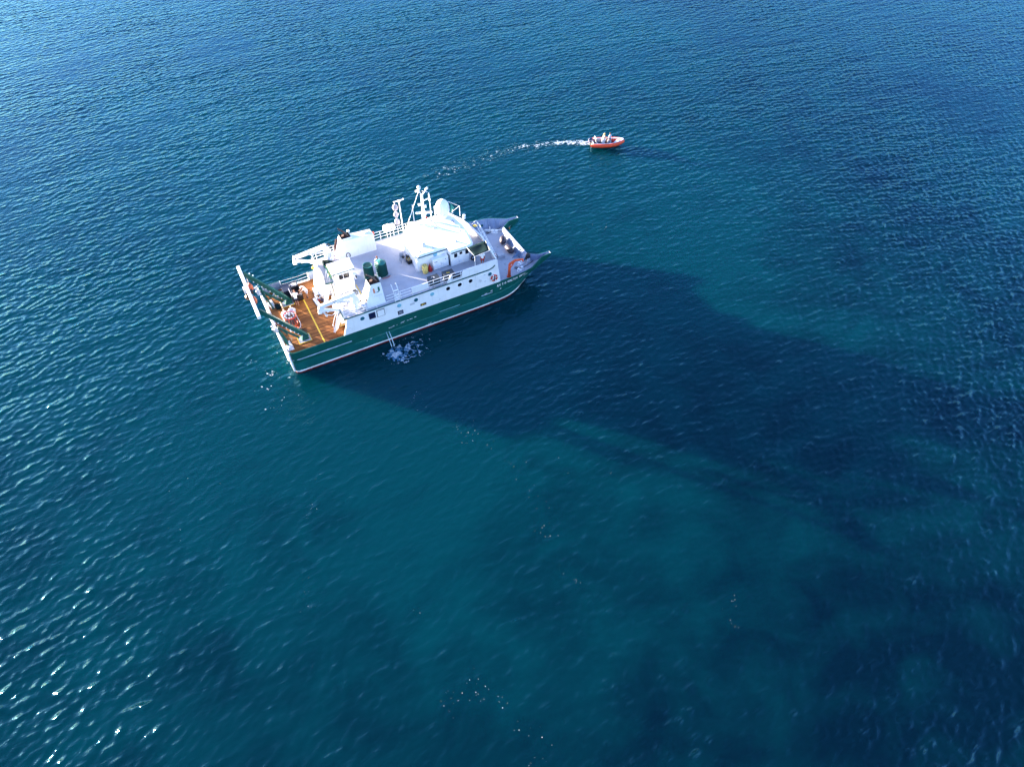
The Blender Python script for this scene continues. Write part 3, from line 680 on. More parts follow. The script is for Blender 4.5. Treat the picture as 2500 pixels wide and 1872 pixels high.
# roof fittings
b = MB().lathe([(0.26, 0), (0.26, 0.10), (0.20, 0.34), (0.10, 0.40)], (15.89, -1.1, 6.68), 14); b.build('roof_vent', LGREY, rf)
b = MB().lathe([(0.14, 0), (0.14, 0.12), (0.06, 0.20)], (19.05, -2.0, 6.69), 12); b.build('roof_vent', LGREY, rf)
b = MB()
for x, y in ((18.05, 1.03), (17.25, 0.45), (17.1, 2.3), (20.2, -0.6), (16.6, -1.9), (18.4, -2.3), (15.2, -1.9)): b.lathe([(0.07, 0), (0.07, 0.08), (0.03, 0.12)], (x, y, 6.69), 8)
each(b, 'roof_fitting', GREYM, rf)
b = MB().tube([(18.3, 2.77, 6.74), (18.3, 1.0, 6.74)], 0.03, 6); b.build('cable_duct', GREYM, rf)
b = MB()
for dx in (0, 0.22): b.bar((20.1 + dx * 0.8, 0.8, 6.78), (20.1 + dx * 0.8, 1.4, 6.78), 0.04, 0.10)
b.build('light_rack', GREYP, rf)
b = MB().box((20.5, -0.02, 6.78), (0.18, 0.16, 0.16)); b.box((20.6, -0.02, 6.78), (0.03, 0.13, 0.13), mi=1); b.build('floodlight', [WHITE, DARK], rf)
# doors and windows of the wheelhouse
def win(cx, cz, wd, ht, y, name='window'):
    f = MB().box((cx, y, cz), (wd + 0.08, 0.05, ht + 0.08)).build(name, WHITE, ship)
    MB().box((cx, y - 0.02, cz), (wd, 0.03, ht)).build('pane', DARK, f)
win(18.42, 6.02, 0.34, 0.46, -3.22); win(19.0, 6.12, 0.30, 0.30, -3.22); win(19.68, 6.05, 0.36, 0.5, -3.22)
d = MB().box((18.98, -3.23, 5.62), (0.62, 0.04, 1.6)).build('wheelhouse_door', WHITE, ship, 0.02)
b = MB().box((18.74, -3.27, 5.75), (0.04, 0.05, 0.14)); b.box((18.78, -3.26, 5.15), (0.04, .04, .08)); each(b, 'handle', GREYM, d)
porthole(16.55, 6.30, -2.42, 0.23, PALEG)
for i, y in enumerate((-2.3, -1.2, 0.0, 1.2, 2.3)):
    a = lerp(y, [-3, 0, 3], [0.45, 0, -0.45]) * -1
    x = lerp(abs(y), [0, 2, 3.1], [20.75, 20.5, 19.9]) + 0.03
    MB().box((x, y, 6.0), (0.06, 0.95, 0.62), -a).build('front_window', DARK, ship)
# ladder on the after wall
def ladder(p0, p1, side, wd, rungs, r=0.025, name='ladder', m=RAILW, hoop=0.0, parent=None):
    p0, p1, sd_ = Vector(p0), Vector(p1), Vector(side).normalized() * wd / 2; b = MB()
    for s in (-1, 1):
        pts = [p0 + sd_ * s, p1 + sd_ * s]
        if hoop: pts += [p1 + sd_ * s + Vector((0, 0, hoop))]
        b.tube(pts, r, 6)
    for i in range(rungs):
        q = p0 + (p1 - p0) * (i + 0.6) / rungs; b.tube([q - sd_, q + sd_], r * 0.8, 5)
    return b.build(name, m, parent or ship)
ladder((14.45, -2.15, ZU), (14.62, -2.15, 6.7), (0, 1, 0), 0.42, 9)
# twin white lockers and the black oilskin hung beside them
b = MB().box((16.90, -2.68, ZU + 0.62), (1.72, 0.50, 1.24)); lk = b.build('deck_locker', WHITE, ship, 0.06)
b = MB().box((16.48, -2.945, ZU + 0.62), (0.80, 0.03, 1.12)); b.box((17.32, -2.945, ZU + 0.62), (0.80, 0.03, 1.12)); each(b, 'locker_door', WHITE, lk, 0.02)
b = MB().box((16.35, -2.965, ZU + 0.95), (0.32, 0.01, 0.08)); b.box((17.4, -2.965, ZU + 0.98), (0.10, 0.01, 0.10)); b.box((16.88, -2.97, ZU + 0.6), (0.02, 0.02, 0.3)); each(b, 'locker_marking', GREYP, lk)

# ------------------------------------------------------------------ funnels
def funnel(lo, hi, name_face):
    b = MB().prism(lo, hi, ZU, 6.72); return b
# port funnel casing, long
lo = [(8.10, 3.02), (12.20, 3.02), (12.20, 4.42), (8.10, 4.42)]; hi = [(8.85, 3.42), (12.16, 3.12), (12.10, 4.10), (8.85, 4.46)]
fp_ = MB().prism(lo, hi, ZU, 6.72).build('funnel_casing', WHITE, ship, 0.02)
def exhaust(x0, x1, ya, yb, par, tip):
    b = MB(); b.wall([(x0, ya, 6.70), (x1, ya, 6.70), (x1, yb, 6.70), (x0, yb, 6.70)], [(x0, ya, 6.90), (x1, ya, 6.90), (x1, yb, 6.90), (x0, yb, 6.90)], 0.05, 0, 1, 2, closed=True)
    b.box(((x0 + x1) / 2, (ya + yb) / 2, 6.735), (x1 - x0 - 0.06, yb - ya - 0.06, 0.02), mi=1)
    b.build('exhaust_trunk', [WHITE, SOOT, mat('edge_green', (0, 0, 0))], par)
    b = MB(); m = (ya + yb) / 2
    b.cyl((x0 + 0.40, m, 6.73), (x0 + 0.32, m, 7.0), 0.17, n=12); b.cyl((x0 + 0.78, m + .05, 6.73), (x0 + 0.76, m + .05, 6.95), 0.10, n=10)
    b.build('exhaust_pipe', RUST, par)
    # soot-stained rain flap standing open
    b = MB(); a = Vector((x0 + 0.52, m, 6.95))
    T = [a + Vector((0.32, -0.40, -0.10)), a + Vector((0.32, 0.40, -0.10)), a + Vector((-0.50, 0.10, tip)), a + Vector((-0.56, -0.06, tip))]
    nrm = Vector((0.5, 0, 0.86)) * 0.05; b.prism(T, [p + nrm for p in T], cap=True); b.build('rain_flap', RUST, par)
exhaust(8.90, 9.95, 3.50, 4.44, fp_, 0.95)
b = MB()
for i, x in enumerate((10.2, 10.62, 11.2, 11.6)): b.cyl((x, 3.0 + 0.14, 5.72 + 0.02 * i), (x, 3.12, 5.72 + 0.02 * i), 0.05, n=8)
each(b, 'vent_pipe', GREYP, fp_)
b = MB().bar((9.1, 3.10, 5.42), (10.8, 3.10, 5.42), 0.02, 0.02); b.bar((10.2, 3.22, 6.15), (11.9, 3.18, 6.15), .02, .02); b.box((11.55, 3.75, 6.75), (0.5, 0.35, 0.10)); b.build('casing_seam', LGREY, fp_)
b = MB().tube([(9.15 + 0.20 * math.cos(t), 3.02 + 0.04 * math.sin(t) - .02, 5.18 + 0.26 * math.sin(t)) for t in [math.pi * (i / 12 * 1.6 - 0.3) for i in range(13)]], 0.045, 6); b.build('hose_loop', RUBBER, fp_)
b = MB().lathe([(0.05, 0), (0.05, 0.25), (0.16, 0.30), (0.16, 0.42), (0.05, 0.46)], (9.97, 4.35, 6.70), 10); b.build('mushroom_vent', WHITE, fp_)
b = MB().box((8.35, 4.44, 5.75), (0.20, 0.03, 1.5), ry=0.36); b.build('casing_grille', RUST, fp_)
# starboard funnel casing, short, with the split letter
lo = [(8.05, -5.08), (10.06, -5.08), (10.06, -3.55), (8.05, -3.55)]; hi = [(8.90, -4.62), (10.04, -4.55), (10.06, -3.42), (8.95, -3.42)]
fs_ = MB().prism(lo, hi, ZU, 6.72).build('funnel_casing', WHITE, ship, 0.02)
exhaust(8.95, 10.02, -4.55, -3.48, fs_, 0.80)
def on_fs(x, z, d=0.0):
    t = (z - ZU) / 1.92; y = -5.08 + (0.50 - 0.0) * t
    return Vector((x, y - 0.012 - d, z))
def decal(b, pts, mi=0): b.add([on_fs(x, z) for x, z in pts], [tuple(range(len(pts)))], mi)
b = MB(); uz = 6.0
decal(b, [(9.12, uz), (9.30, uz), (9.30, uz + 0.48), (9.12, uz + 0.48)], 0)
decal(b, [(9.62, uz + 0.02), (9.80, uz + 0.12), (9.80, uz + 0.50), (9.62, uz + 0.50)], 1)
decal(b, [(9.12, uz), (9.45, uz - 0.02), (9.45, uz + 0.07), (9.30, uz + 0.07)], 2); decal(b, [(9.46, uz - 0.02), (9.72, uz + 0.02), (9.62, uz + 0.08), (9.46, uz + 0.07)], 1)
b.build('funnel_emblem', [LOGOO, LOGOG, FAINT], fs_)
lettering('MIAMI', 0.22, lambda u, v: on_fs(9.12 + u, 5.62 + v), 'funnel_lettering', FAINT, fs_, width=0.75)
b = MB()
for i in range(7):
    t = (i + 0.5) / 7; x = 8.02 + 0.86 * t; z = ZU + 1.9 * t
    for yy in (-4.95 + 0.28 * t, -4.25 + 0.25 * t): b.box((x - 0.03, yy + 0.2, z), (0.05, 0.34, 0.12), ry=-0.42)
each(b, 'casing_louvre', mat('warm_lit_louvre', (0.45, 0.24, 0.06), 0.5, var=0.4, scale=6), fs_)  # low sun's warm glow painted into the colour of white slats
ladder((7.90, -4.40, ZU), (8.82, -4.05, 6.72), (0, 1, 0), 0.45, 8, name='casing_ladder', parent=fs_)
b = MB().box((7.95, -5.0, ZU + 0.25), (0.45, 0.5, 0.4), ry=0.1); b.build('stowage_box', LGREY, fs_, 0.02)

# ------------------------------------------------------------------ winch control cab
b = MB().prism([(6.60, -1.30), (8.28, -1.30), (8.28, 0.22), (6.60, 0.22)], [(6.55, -1.22), (8.40, -1.22), (8.40, 0.28), (6.55, 0.28)], ZU - 0.5, 6.78); cab = b.build('winch_cab', WHITE, ship, 0.02)
b = MB().prism([(6.30, -1.34), (8.56, -1.34), (8.62, 0.42), (6.32, 0.42)], [(6.30, -1.34), (8.56, -1.34), (8.62, 0.42), (6.32, 0.42)], 6.78, 6.90); b.build('cab_roof', WHITE, cab, 0.02)
b = MB().bar((6.3, -1.37, 6.80), (8.56, -1.37, 6.80), 0.03, 0.07); b.build('roof_trim', mat('edge_green', (0, 0, 0)), cab)
f = MB().box((7.42, -1.27, 6.25), (1.12, 0.05, 0.62)).build('cab_window', WHITE, cab)
MB().box((7.12, -1.30, 6.25), (0.40, 0.03, 0.52)).build('pane', DARK, f); MB().box((7.66, -1.30, 6.25), (0.56, 0.03, 0.54)).build('pane', DARK, f)
MB().box((6.53, -0.5, 6.25), (0.05, 1.1, 0.55)).build('cab_window', DARK, cab)
b = MB().box((8.52, -1.15, 5.75), (0.20, 0.34, 0.55)); bx = b.build('junction_box', WHITE, cab, 0.02); MB().box((8.55, -1.335, 5.78), (0.12, 0.03, 0.36)).build('box_window', DARK, bx)

# ------------------------------------------------------------------ winch in the well
b = MB().box((6.75, -2.0, 2.55), (2.1, 2.9, 0.25)); b.box((6.05, -1.6, 2.1), (0.25, 2.2, 0.6)); b.box((7.6, -2.0, 2.1), (.3, 2.6, .6))
b.box((6.75, -0.60, 3.0), (1.7, 0.10, 0.9), top=0.75); b.box((6.75, -3.40, 3.0), (1.7, 0.10, 0.9), top=0.75)
wn_ = b.build('winch', WHITE, ship, 0.02)
b = MB().cyl((7.35, -0.68, 3.45), (7.35, -3.30, 3.45), 0.42, n=20)
for y in (-0.70, -2.0, -3.28): b.cyl((7.35, y, 3.45), (7.35, y - 0.07, 3.45), 0.80, n=24)
b.build('winch_drum', LGREY, wn_)
b = MB().cyl((7.35, -0.80, 3.45), (7.35, -1.9, 3.45), 0.60, n=20); b.build('wire_coil', mat('steel_wire', (0.28, 0.33, 0.42), 0.45, 0.3, var=0.2, scale=10), wn_)
b = MB()
for i in range(4):
    for j in range(3): b.box((6.15 + j * 0.42, -1.55 - i * 0.50, 3.0 + 0.12 * ((i + j) % 2)), (0.30, 0.34, 0.55))
each(b, 'valve_bank', WHITE, wn_, 0.02)
b = MB()
for i in range(4):
    for j in range(3): b.cyl((6.15 + j * 0.42, -1.55 - i * 0.5, 3.3 + .12 * ((i + j) % 2)), (6.20 + j * 0.42, -1.57 - i * 0.5, 3.42 + .12 * ((i + j) % 2)), 0.045, n=7)
each(b, 'valve_handle', DARK, wn_)
b = MB().lathe([(0.30, 0), (0.30, 0.35), (0.22, 0.45)], (7.5, -2.75, 3.85), 14); b.build('winch_motor', LGREY, wn_)
b = MB().tube([(7.45, -2.8, 4.25), (7.7, -2.95, 4.45), (8.05, -3.2, 4.35), (8.15, -3.45, 4.0)], 0.07, 8); b.build('hydraulic_hose', RUBBER, wn_)
b = MB().box((6.0, -1.6, 3.4), (0.14, 2.8, 0.14)); b.box((6.0, -0.3, 2.6), (.14, .14, 1.7)); b.box((6.0, -2.95, 2.6), (.14, .14, 1.7)); b.build('winch_frame', WHITE, wn_)

# ------------------------------------------------------------------ two knuckle-boom cranes
def crane(y, s, hookz, port):
    x = 7.35; b = MB()
    b.lathe([(0.44, 0), (0.44, 0.18), (0.30, 0.24), (0.28, 0.75)], (x, y, ZU), 18)
    c = b.build('crane', WHITE, ship, 0.01)
    b = MB().prism([(x - 0.42, y - 0.24), (x + 0.42, y - 0.24), (x + 0.42, y + 0.24), (x - 0.42, y + 0.24)], [(x - 0.25, y - 0.17), (x + 0.12, y - 0.17), (x + 0.12, y + 0.17), (x - 0.25, y + 0.17)], ZU + 0.55, ZU + 1.75)
    b.box((x + 0.35, y + s * 0.30, ZU + 0.75), (0.4, 0.30, 0.45)); b.build('crane_column', WHITE, c, 0.03)
    b = MB().bar((x, y, ZU + 1.68), (x - 3.2, y, ZU + 1.42), (0.34, 0.26), (0.46, 0.34)); b.box((x - 3.25, y, ZU + 1.30), (0.42, 0.34, 0.55), ry=0.25)
    b.build('crane_boom', WHITE, c, 0.03)
    b = MB().cyl((x - 0.10, y, ZU + 0.95), (x - 1.75, y, ZU + 1.28), 0.10, n=10); b.build('lift_cylinder', LGREY, c)
    b = MB().bar((x - 3.35, y, ZU + 1.05), (x - 1.85, y, ZU + 0.42), (0.26, 0.20), (0.30, 0.22)); b.box((x - 3.40, y, ZU + 1.00), (0.34, 0.30, 0.66), ry=0.15); b.box((x - 1.85, y, ZU + 0.36), (0.24, 0.22, 0.34), ry=0.3)
    b.box((x - 2.75, y - 0.16, ZU + 0.72), (0.20, 0.10, 0.14)); b.build('crane_jib', WHITE, c, 0.02)
    b = MB().tube([(x - 0.05, y + s * 0.1, ZU + 1.82), (x + 0.25, y + s * 0.1, ZU + 1.92), (x + 0.42, y + s * 0.1, ZU + 1.68), (x + 0.40, y + s * .1, ZU + 1.42)], 0.055, 8)
    b.tube([(x - 1.9, y - 0.2, ZU + 1.45), (x - 2.1, y - 0.24, ZU + 1.75), (x - 1.75, y - .24, ZU + 1.72)], 0.022, 5); b.build('crane_hose', RUBBER, c)
    b = MB().tube([(x - 1.85, y, ZU + 0.2), (x - 1.85, y, hookz + 0.25)], 0.016, 5)
    if port: b.tube([(x - 3.3, y - 0.2, ZU + 1.5), (x - 3.2, y - .2, ZU + 1.0)], 0.02, 5)
    b.build('hoist_wire', ROPE, c)
    b = MB().lathe([(0.03, 0.30), (0.14, 0.20), (0.16, 0.06), (0.09, -0.06), (0.02, -0.14)], (x - 1.85, y, hookz), 10); b.build('hook_block', YELLOW if port else GREYM, c)
    if not port: pass
    return c
crane(3.82, -1, 4.30, True)
crane(-4.42, 1, 4.62, False)
b = MB().tube([(4.3, -4.42, 5.7), (4.35, -4.45, 5.1), (4.9, -4.5, 4.85), (5.4, -4.45, 5.05)], 0.03, 5); b.build('slack_hose', RAILW, ship)
b = MB(); b.bar((4.05, -4.42, 5.85), (4.35, -4.42, 5.1), 0.10, 0.12); b.lathe([(0.03, 0.2), (0.10, 0.1), (0.10, -0.05), (0.02, -.15)], (4.42, -4.42, 4.95), 8); b.build('tag_block', [LGREY], ship)

# ------------------------------------------------------------------ rails of the upper deck
def rail(pts, zb, hs, posts, name='guard_rail', r=0.028, pr=0.032):
    b = MB()
    for h in hs: b.tube([(x, y, zb + h) for x, y in pts], r, 6)
    for x, y in posts: b.tube([(x, y, zb - 0.05), (x, y, zb + hs[-1])], pr, 6)
    return b.build(name, RAILW, ship)
HS = (0.36, 0.70, 1.04)
rail([(10.06, -5.50), (18.4, -5.50)], ZU, HS[:2], [(x, -5.50) for x in (10.9, 12.7, 14.95, 16.05, 16.6)])
rail([(10.06, -5.50), (18.45, -5.50)], ZU, (1.04,), [(x, -5.50) for x in (14.95, 16.05, 16.93, 17.88)])
rail([(5.80, -3.98), (5.80, -5.35), (5.95, -5.50), (8.05, -5.50)], ZU, HS, [(5.8, -4.0), (5.82, -5.38), (7.0, -5.5), (8.0, -5.5)])
rail([(8.0, -5.5), (10.1, -5.5)], ZU, (0.30,), [(9.0, -5.5)])
rail([(12.25, 4.42), (16.9, 4.42)], ZU, HS, [(x, 4.42) for x in (12.4, 13.2, 14.3, 15.2, 16.1, 16.9)])
rail([(5.72, 0.25), (5.72, 3.9), (5.95, 4.38), (8.2, 4.42)], ZU, HS, [(5.72, y) for y in (0.3, 1.3, 2.4, 3.4)] + [(6.2, 4.4), (7.2, 4.42), (8.1, 4.42)])
b = MB().box((13.5, -5.53, ZU + 0.70), (1.72, 0.09, 0.74)); b.build('rail_dodger', CANVAS, ship, 0.02)
b = MB(); b.bar((5.62, 0.2, 5.15), (5.62, 3.95, 5.15), 0.05, 0.75); b.build('aft_dodger', WHITE, ship)
# boarding ladder stowed across the starboard rail
b = MB()
for dx in (0, 0.48): b.tube([(10.88 + dx, -5.56, ZU - 0.02), (10.86 + dx, -5.50, ZU + 1.04), (10.84 + dx, -5.42, ZU + 1.45), (10.82 + dx, -5.25, ZU + 1.85), (10.80 + dx, -5.12, ZU + 1.9)], 0.035, 6)
for dx in (0.16, 0.64): b.tube([(10.88 + dx, -5.38, ZU), (10.86 + dx, -5.42, ZU + 1.04)], 0.028, 6)
for z in (0.2, 0.5, 0.8, 1.35): b.box((11.1, -5.50, ZU + z), (0.5, 0.14, 0.03))
b.build('boarding_ladder', RAILW, ship)
# stairs down to the wooden deck
def stairs(p0, p1, wd, n, name):
    p0, p1 = Vector(p0), Vector(p1); d = p1 - p0; h = Vector((-d.y, d.x, 0)).normalized() * wd / 2; b = MB()
    for s in (-1, 1):
        b.bar(p0 + h * s, p1 + h * s, 0.05, 0.22)
        b.tube([p0 + h * s + Vector((0, 0, 0.9)), p1 + h * s + Vector((0, 0, 0.9))], 0.025, 6)
        for q in (0.05, 0.55, 1.0): b.tube([p0 + d * q + h * s, p0 + d * q + h * s + Vector((0, 0, 0.9))], 0.022, 5)
    for i in range(n):
        q = p0 + d * (i + 0.5) / n; b.box(q, (0.24, wd, 0.04), math.atan2(d.y, d.x))
    return b.build(name, WHITE, ship)
stairs((5.05, -3.30, ZM), (5.85, -4.15, ZU), 0.62, 9, 'stairway')
stairs((5.3, 0.85, ZM), (6.3, 0.85, ZU), 0.62, 9, 'stairway')
b = MB().box((5.85, -2.75, 2.15), (0.55, 0.62, 0.70)); b.build('yellow_step_box', mat('cream_paint', (0.72, 0.55, 0.22), 0.5), ship, 0.02)
b = MB().box((5.98, -4.75, 2.8), (0.06, 0.9, 1.7)); b.build('aft_panel', mat('amber_panel', (0.62, 0.42, 0.18), 0.5, var=0.3), ship)

# ------------------------------------------------------------------ A-frame at the stern
b = MB().bar((-1.27, -4.05, 6.9), (-1.27, 4.05, 6.9), 0.30, 0.32); af = b.build('a_frame', WHITE, ship, 0.03)
for s in (-1, 1):
    lg = MB().bar((2.25, s * 2.92, ZM + 0.25), (-1.10, s * 2.98, 6.85), (0.42, 0.30), (0.44, 0.36)).build('frame_leg', GREEN, af, 0.02)
    b = MB()
    for i in range(9):
        t = 0.10 + i * 0.085; p = Vector((2.25, s * 2.92, ZM + 0.25)).lerp(Vector((-1.10, s * 2.98, 6.85)), t); b.box(p + Vector((-0.10, -0.25, -0.10)), (0.10, 0.06, 0.10))
    each(b, 'pipe_clip', LGREY, lg)
    b = MB().cyl((1.5, s * 2.92, ZM + 0.35), (-0.05, s * 2.96, 4.25), 0.11, n=10); b.cyl((0.6, s * 2.94, 3.0), (-0.25, s * 2.97, 4.7), 0.06, n=8); b.build('ram', GREEN, af)
    b = MB().bar((0.35, s * 3.55, ZM), (-0.10, s * 3.0, 4.1), 0.16, 0.16); b.bar((0.45, s * 2.75, ZM), (-0.10, s * 3.0, 4.1), 0.13, 0.13); b.bar((0.4, s * 3.2, ZM), (0.15, s * 2.7, 3.2), .10, .10)
    b.build('brace', GREEN, af)
    b = MB().box((0.40, s * 3.55, ZM + 0.18), (0.6, 0.75, 0.36), top=0.7); b.box((0.42, s * 3.0, ZM + .15), (.35, .4, .3)); b.build('brace_foot', LGREY, af, 0.02)
    b = MB().bar((-0.25, s * 3.0, 3.85), (-0.42, s * 3.15, 4.35), 0.42, 0.26); b.bar((-0.35, s * 3.0, 4.2), (-0.55, s * 3.1, 4.75), 0.12, 0.16); b.bar((-0.2, s * 3.35, 4.1), (-0.35, s * 3.45, 4.6), 0.10, 0.12); b.build('frame_stop', LGREY, af, 0.02)
    b = MB().box((1.95, s * 2.95, ZM + 0.012), (1.20, 1.05, 0.024)); b.build('deck_plate', DECK, af)
    b = MB()
    for (x, y, a, c) in ((1.95, s * 2.95 - 0.54, 1.26, 0.06), (1.95, s * 2.95 + 0.54, 1.26, 0.06), (1.35, s * 2.95, 0.06, 1.02), (2.55, s * 2.95, 0.06, 1.02)): b.box((x, y, ZM + 0.018), (a, c, 0.036))
    b.build('plate_border', YELLOW, af)
    b = MB().box((2.05, s * 2.92, ZM + 0.20), (0.75, 0.62, 0.36), top=0.7); b.build('hinge_foot', GREEN, af, 0.02)
b = MB().box((-1.45, 0.5, 6.75), (0.34, 0.5, 0.6)); b.box((-1.42, 0.35, 6.25), (.28, .3, .6), mi=1); b.cyl((-1.5, 0.3, 5.95), (-1.5, 0.55, 5.95), 0.24, n=14, mi=2); b.box((-1.0, 0.1, 6.7), (.25, .4, .3), mi=1)
b.build('towing_block', [LGREY, RUST, mat('bronze_sheave', (0.35, 0.22, 0.12), 0.4, 0.3)], af, 0.02)
# lights on the frame legs
b = MB(); b.box((-0.55, 3.25, 6.35), (.12, .12, .12)); b.box((-0.30, 3.25, 6.05), (.12, .12, .12)); each(b, 'frame_lamp', WHITE, af)

# ------------------------------------------------------------------ foremast, dome, signal mast
MY = 3.0
b = MB().lathe([(0.20, 0), (0.20, 0.5), (0.15, 1.2), (0.13, 3.0)], (17.78, MY, 6.68), 12, sy=1.0)
mast = b.build('mast', WHITE, ship)
b = MB().bar((16.95, MY, 7.72), (18.72, MY, 7.28), 0.16, 0.20); b.box((17.8, MY, 7.45), (0.45, 0.4, 0.34)); b.build('radar_scanner', WHITE, mast, 0.02)
b = MB().box((17.55, MY, 8.5), (0.5, 0.12, 0.10)); b.box((17.42, MY, 8.6), (0.22, 0.22, 0.12)); b.bar((17.8, MY, 8.9), (18.6, MY, 9.0), 0.08, 0.08); b.bar((17.8, MY, 9.55), (18.4, MY, 10.15), 0.09, 0.09); b.bar((17.8, MY, 9.6), (17.45, MY, 10.3), 0.10, 0.10); b.bar((17.9, MY, 10.05), (18.45, MY, 9.75), .05, .05)
b.build('mast_arm', WHITE, mast)
b = MB().ball((17.58, MY, 10.55), 0.20); b.box((17.35, MY, 10.2), (0.32, 0.28, 0.10)); b.lathe([(0.10, 0), (0.10, 0.32), (0.05, 0.36)], (17.55, MY, 10.0), 8); b.ball((18.45, MY, 10.2), 0.12); b.lathe([(.08, 0), (.08, .2)], (18.25, MY, 10.02), 8); b.lathe([(.10, 0), (.10, .25)], (18.05, MY, 8.05), 8)
b.build('mast_lamp', WHITE, mast)
b = MB().tube([(18.58, MY, 6.7), (18.58, MY, 8.75)], 0.045, 6); b.lathe([(0.10, 0), (0.13, 0.1), (0.10, 0.2)], (18.58, MY, 8.72), 8); b.lathe([(0.02, 0), (0.085, 0.15), (0.085, 0.45), (0.02, 0.62)], (18.58, MY, 9.0), 8); b.build('whip_antenna', WHITE, mast)
b = MB().tube([(16.64, MY, 6.7), (16.66, MY, 8.8)], 0.035, 6); b.build('whip_antenna', WHITE, mast)
b = MB().tube([(17.45, MY, 10.0), (15.9, MY, 6.72)], 0.030, 5); b.tube([(17.65, MY, 8.3), (16.9, MY - 1.2, 6.7)], 0.02, 5); b.build('mast_stay', WHITE, mast)
b = MB().box((17.95, MY - .15, 6.95), (0.14, 0.14, 0.2)); b.build('port_lamp', REDP, mast)
b = MB().lathe([(0.58, 0), (0.66, 0.25), (0.72, 0.62), (0.72, 0.95), (0.66, 1.30), (0.50, 1.60), (0.28, 1.78), (0.02, 1.84)], (19.72, 2.5, 6.90), 24)
b.lathe([(0.40, 0), (0.40, 0.25)], (19.72, 2.5, 6.66), 16); dm = b.build('satellite_dome', WHITE, ship)
b = MB().box((19.55, 1.775, 7.35), (0.30, 0.012, 0.07)); b.build('dome_marking', FAINT, dm)
# frame with a green cover beside the dome
b = MB()
P = [(19.09, 3.2, 7.74), (20.79, 3.2, 7.74), (21.95, 3.2, 6.90), (20.9, 3.2, 6.9)]
for q in ((19.09, 3.2, 6.7, 7.74), (21.95, 3.2, 5.6, 6.90), (20.95, 2.8, 6.6, 7.0)): b.tube([(q[0], q[1], q[2]), (q[0], q[1], q[3])], 0.04, 6)
b.tube([(19.09, 3.2, 7.74), (20.79, 3.2, 7.74), (21.95, 3.2, 6.90), (20.8, 3.0, 6.5)], 0.035, 6); b.build('cover_frame', RAILW, ship)
b = MB().prism([(20.75, 2.9, 6.52), (21.30, 3.15, 6.85), (20.95, 3.2, 7.45)], [(20.78, 2.95, 6.56), (21.33, 3.2, 6.88), (20.98, 3.25, 7.48)]); b.build('green_cover', mat('teal_canvas', (0.02, 0.22, 0.17), 0.7, var=0.3, scale=5), ship)
b = MB().cyl((22.0, 2.35, 5.8), (22.05, 2.35, 6.25), 0.17, n=12); b.build('searchlight', WHITE, ship, 0.01)
# signal mast on the port rail
b = MB().tube([(15.80, 4.50, ZU), (15.78, 4.50, 8.62)], 0.06, 8); sm = b.build('signal_mast', WHITE, ship)
b = MB().bar((15.25, 4.5, 8.72), (16.25, 4.5, 8.72), 0.09, 0.09); b.box((15.76, 4.5, 8.68), (0.25, 0.2, 0.16)); b.ball((16.27, 4.5, 8.75), 0.08, 8); b.ball((15.25, 4.5, 8.7), 0.07, 8); b.build('yardarm', WHITE, sm)
b = MB().tube([(15.30, 4.5, 8.66), (15.26, 4.5, 6.2), (15.6, 4.5, 5.0)], 0.012, 4); b.build('halyard', ROPEW, sm)
# fore ladder on the front of the bridge, with its hoop
b = MB()
a0, a1 = Vector((22.62, 0.30, 5.75)), Vector((23.15, -2.45, 3.3))
for dy in (0.0, 0.55):
    o_ = Vector((0.18, 0.12, 0)) * (dy / 0.25); b.tube([a0 + o_, a1 + o_], 0.04, 6)
for i in range(8):
    q = a0.lerp(a1, (i + 0.5) / 8); b.tube([q, q + Vector((0.18, 0.12, 0)) * 2.2], 0.03, 5)
for o_ in (Vector((0, 0, 0)), Vector((0.4, 0.26, 0))): b.tube([a0 + o_, a0 + o_ + Vector((-0.25, 0.35, 0.45)), a0 + o_ + Vector((-0.45, 0.5, 0.2))], 0.03, 5)
b.tube([a1 + Vector((0, 0, 0.6)), a0 + Vector((0, 0, 0.6))], 0.028, 5)
b.build('bridge_ladder', RAILW, ship)
b = MB().box((22.45, 0.55, 5.86), (0.40, 0.40, 0.05), 0.2); b.build('ladder_platform', YELLOW, ship)
# awning over the starboard bridge wing
b = MB(); A_ = [(20.62, -3.05, 6.62), (21.75, -3.4, 6.68), (21.40, -5.05, 6.75), (19.55, -5.38, 6.9), (19.62, -3.5, 6.66)]
A_ = [Vector(p) for p in A_]
n_ = 6; V = []
for i in range(n_ + 1):
    for j in range(n_ + 1):
        u, v = i / n_, j / n_; p = (Vector((19.62, -3.40, 6.64)).lerp(Vector((21.75, -3.30, 6.66)), u)).lerp(Vector((19.55, -5.36, 6.92)).lerp(Vector((21.38, -5.05, 6.78)), u), v)
        p.z -= 0.16 * math.sin(math.pi * u) * math.sin(math.pi * v) + 0.02 * math.sin(9 * u + 5 * v); V.append(p)
F = [(i * (n_ + 1) + j, (i + 1) * (n_ + 1) + j, (i + 1) * (n_ + 1) + j + 1, i * (n_ + 1) + j + 1) for i in range(n_) for j in range(n_)]
b.add(V, F, 0, True); aw = b.build('awning', DGREEN, ship); so = aw.modifiers.new('thick', 'SOLIDIFY'); so.thickness = 0.03
b = MB()
b.tube([(19.55, -5.38, 6.92), (19.52, -5.42, 5.75)], 0.035, 6); b.tube([(21.38, -5.07, 6.78), (21.85, -5.2, 5.8)], 0.03, 6); b.tube([(19.62, -3.40, 6.66), (19.55, -5.38, 6.92), (21.38, -5.07, 6.80), (21.75, -3.30, 6.68)], 0.028, 6); b.tube([(21.75, -3.3, 6.66), (22.1, -3.6, 5.8)], 0.03, 6)
b.build('awning_pole', RAILW, aw)

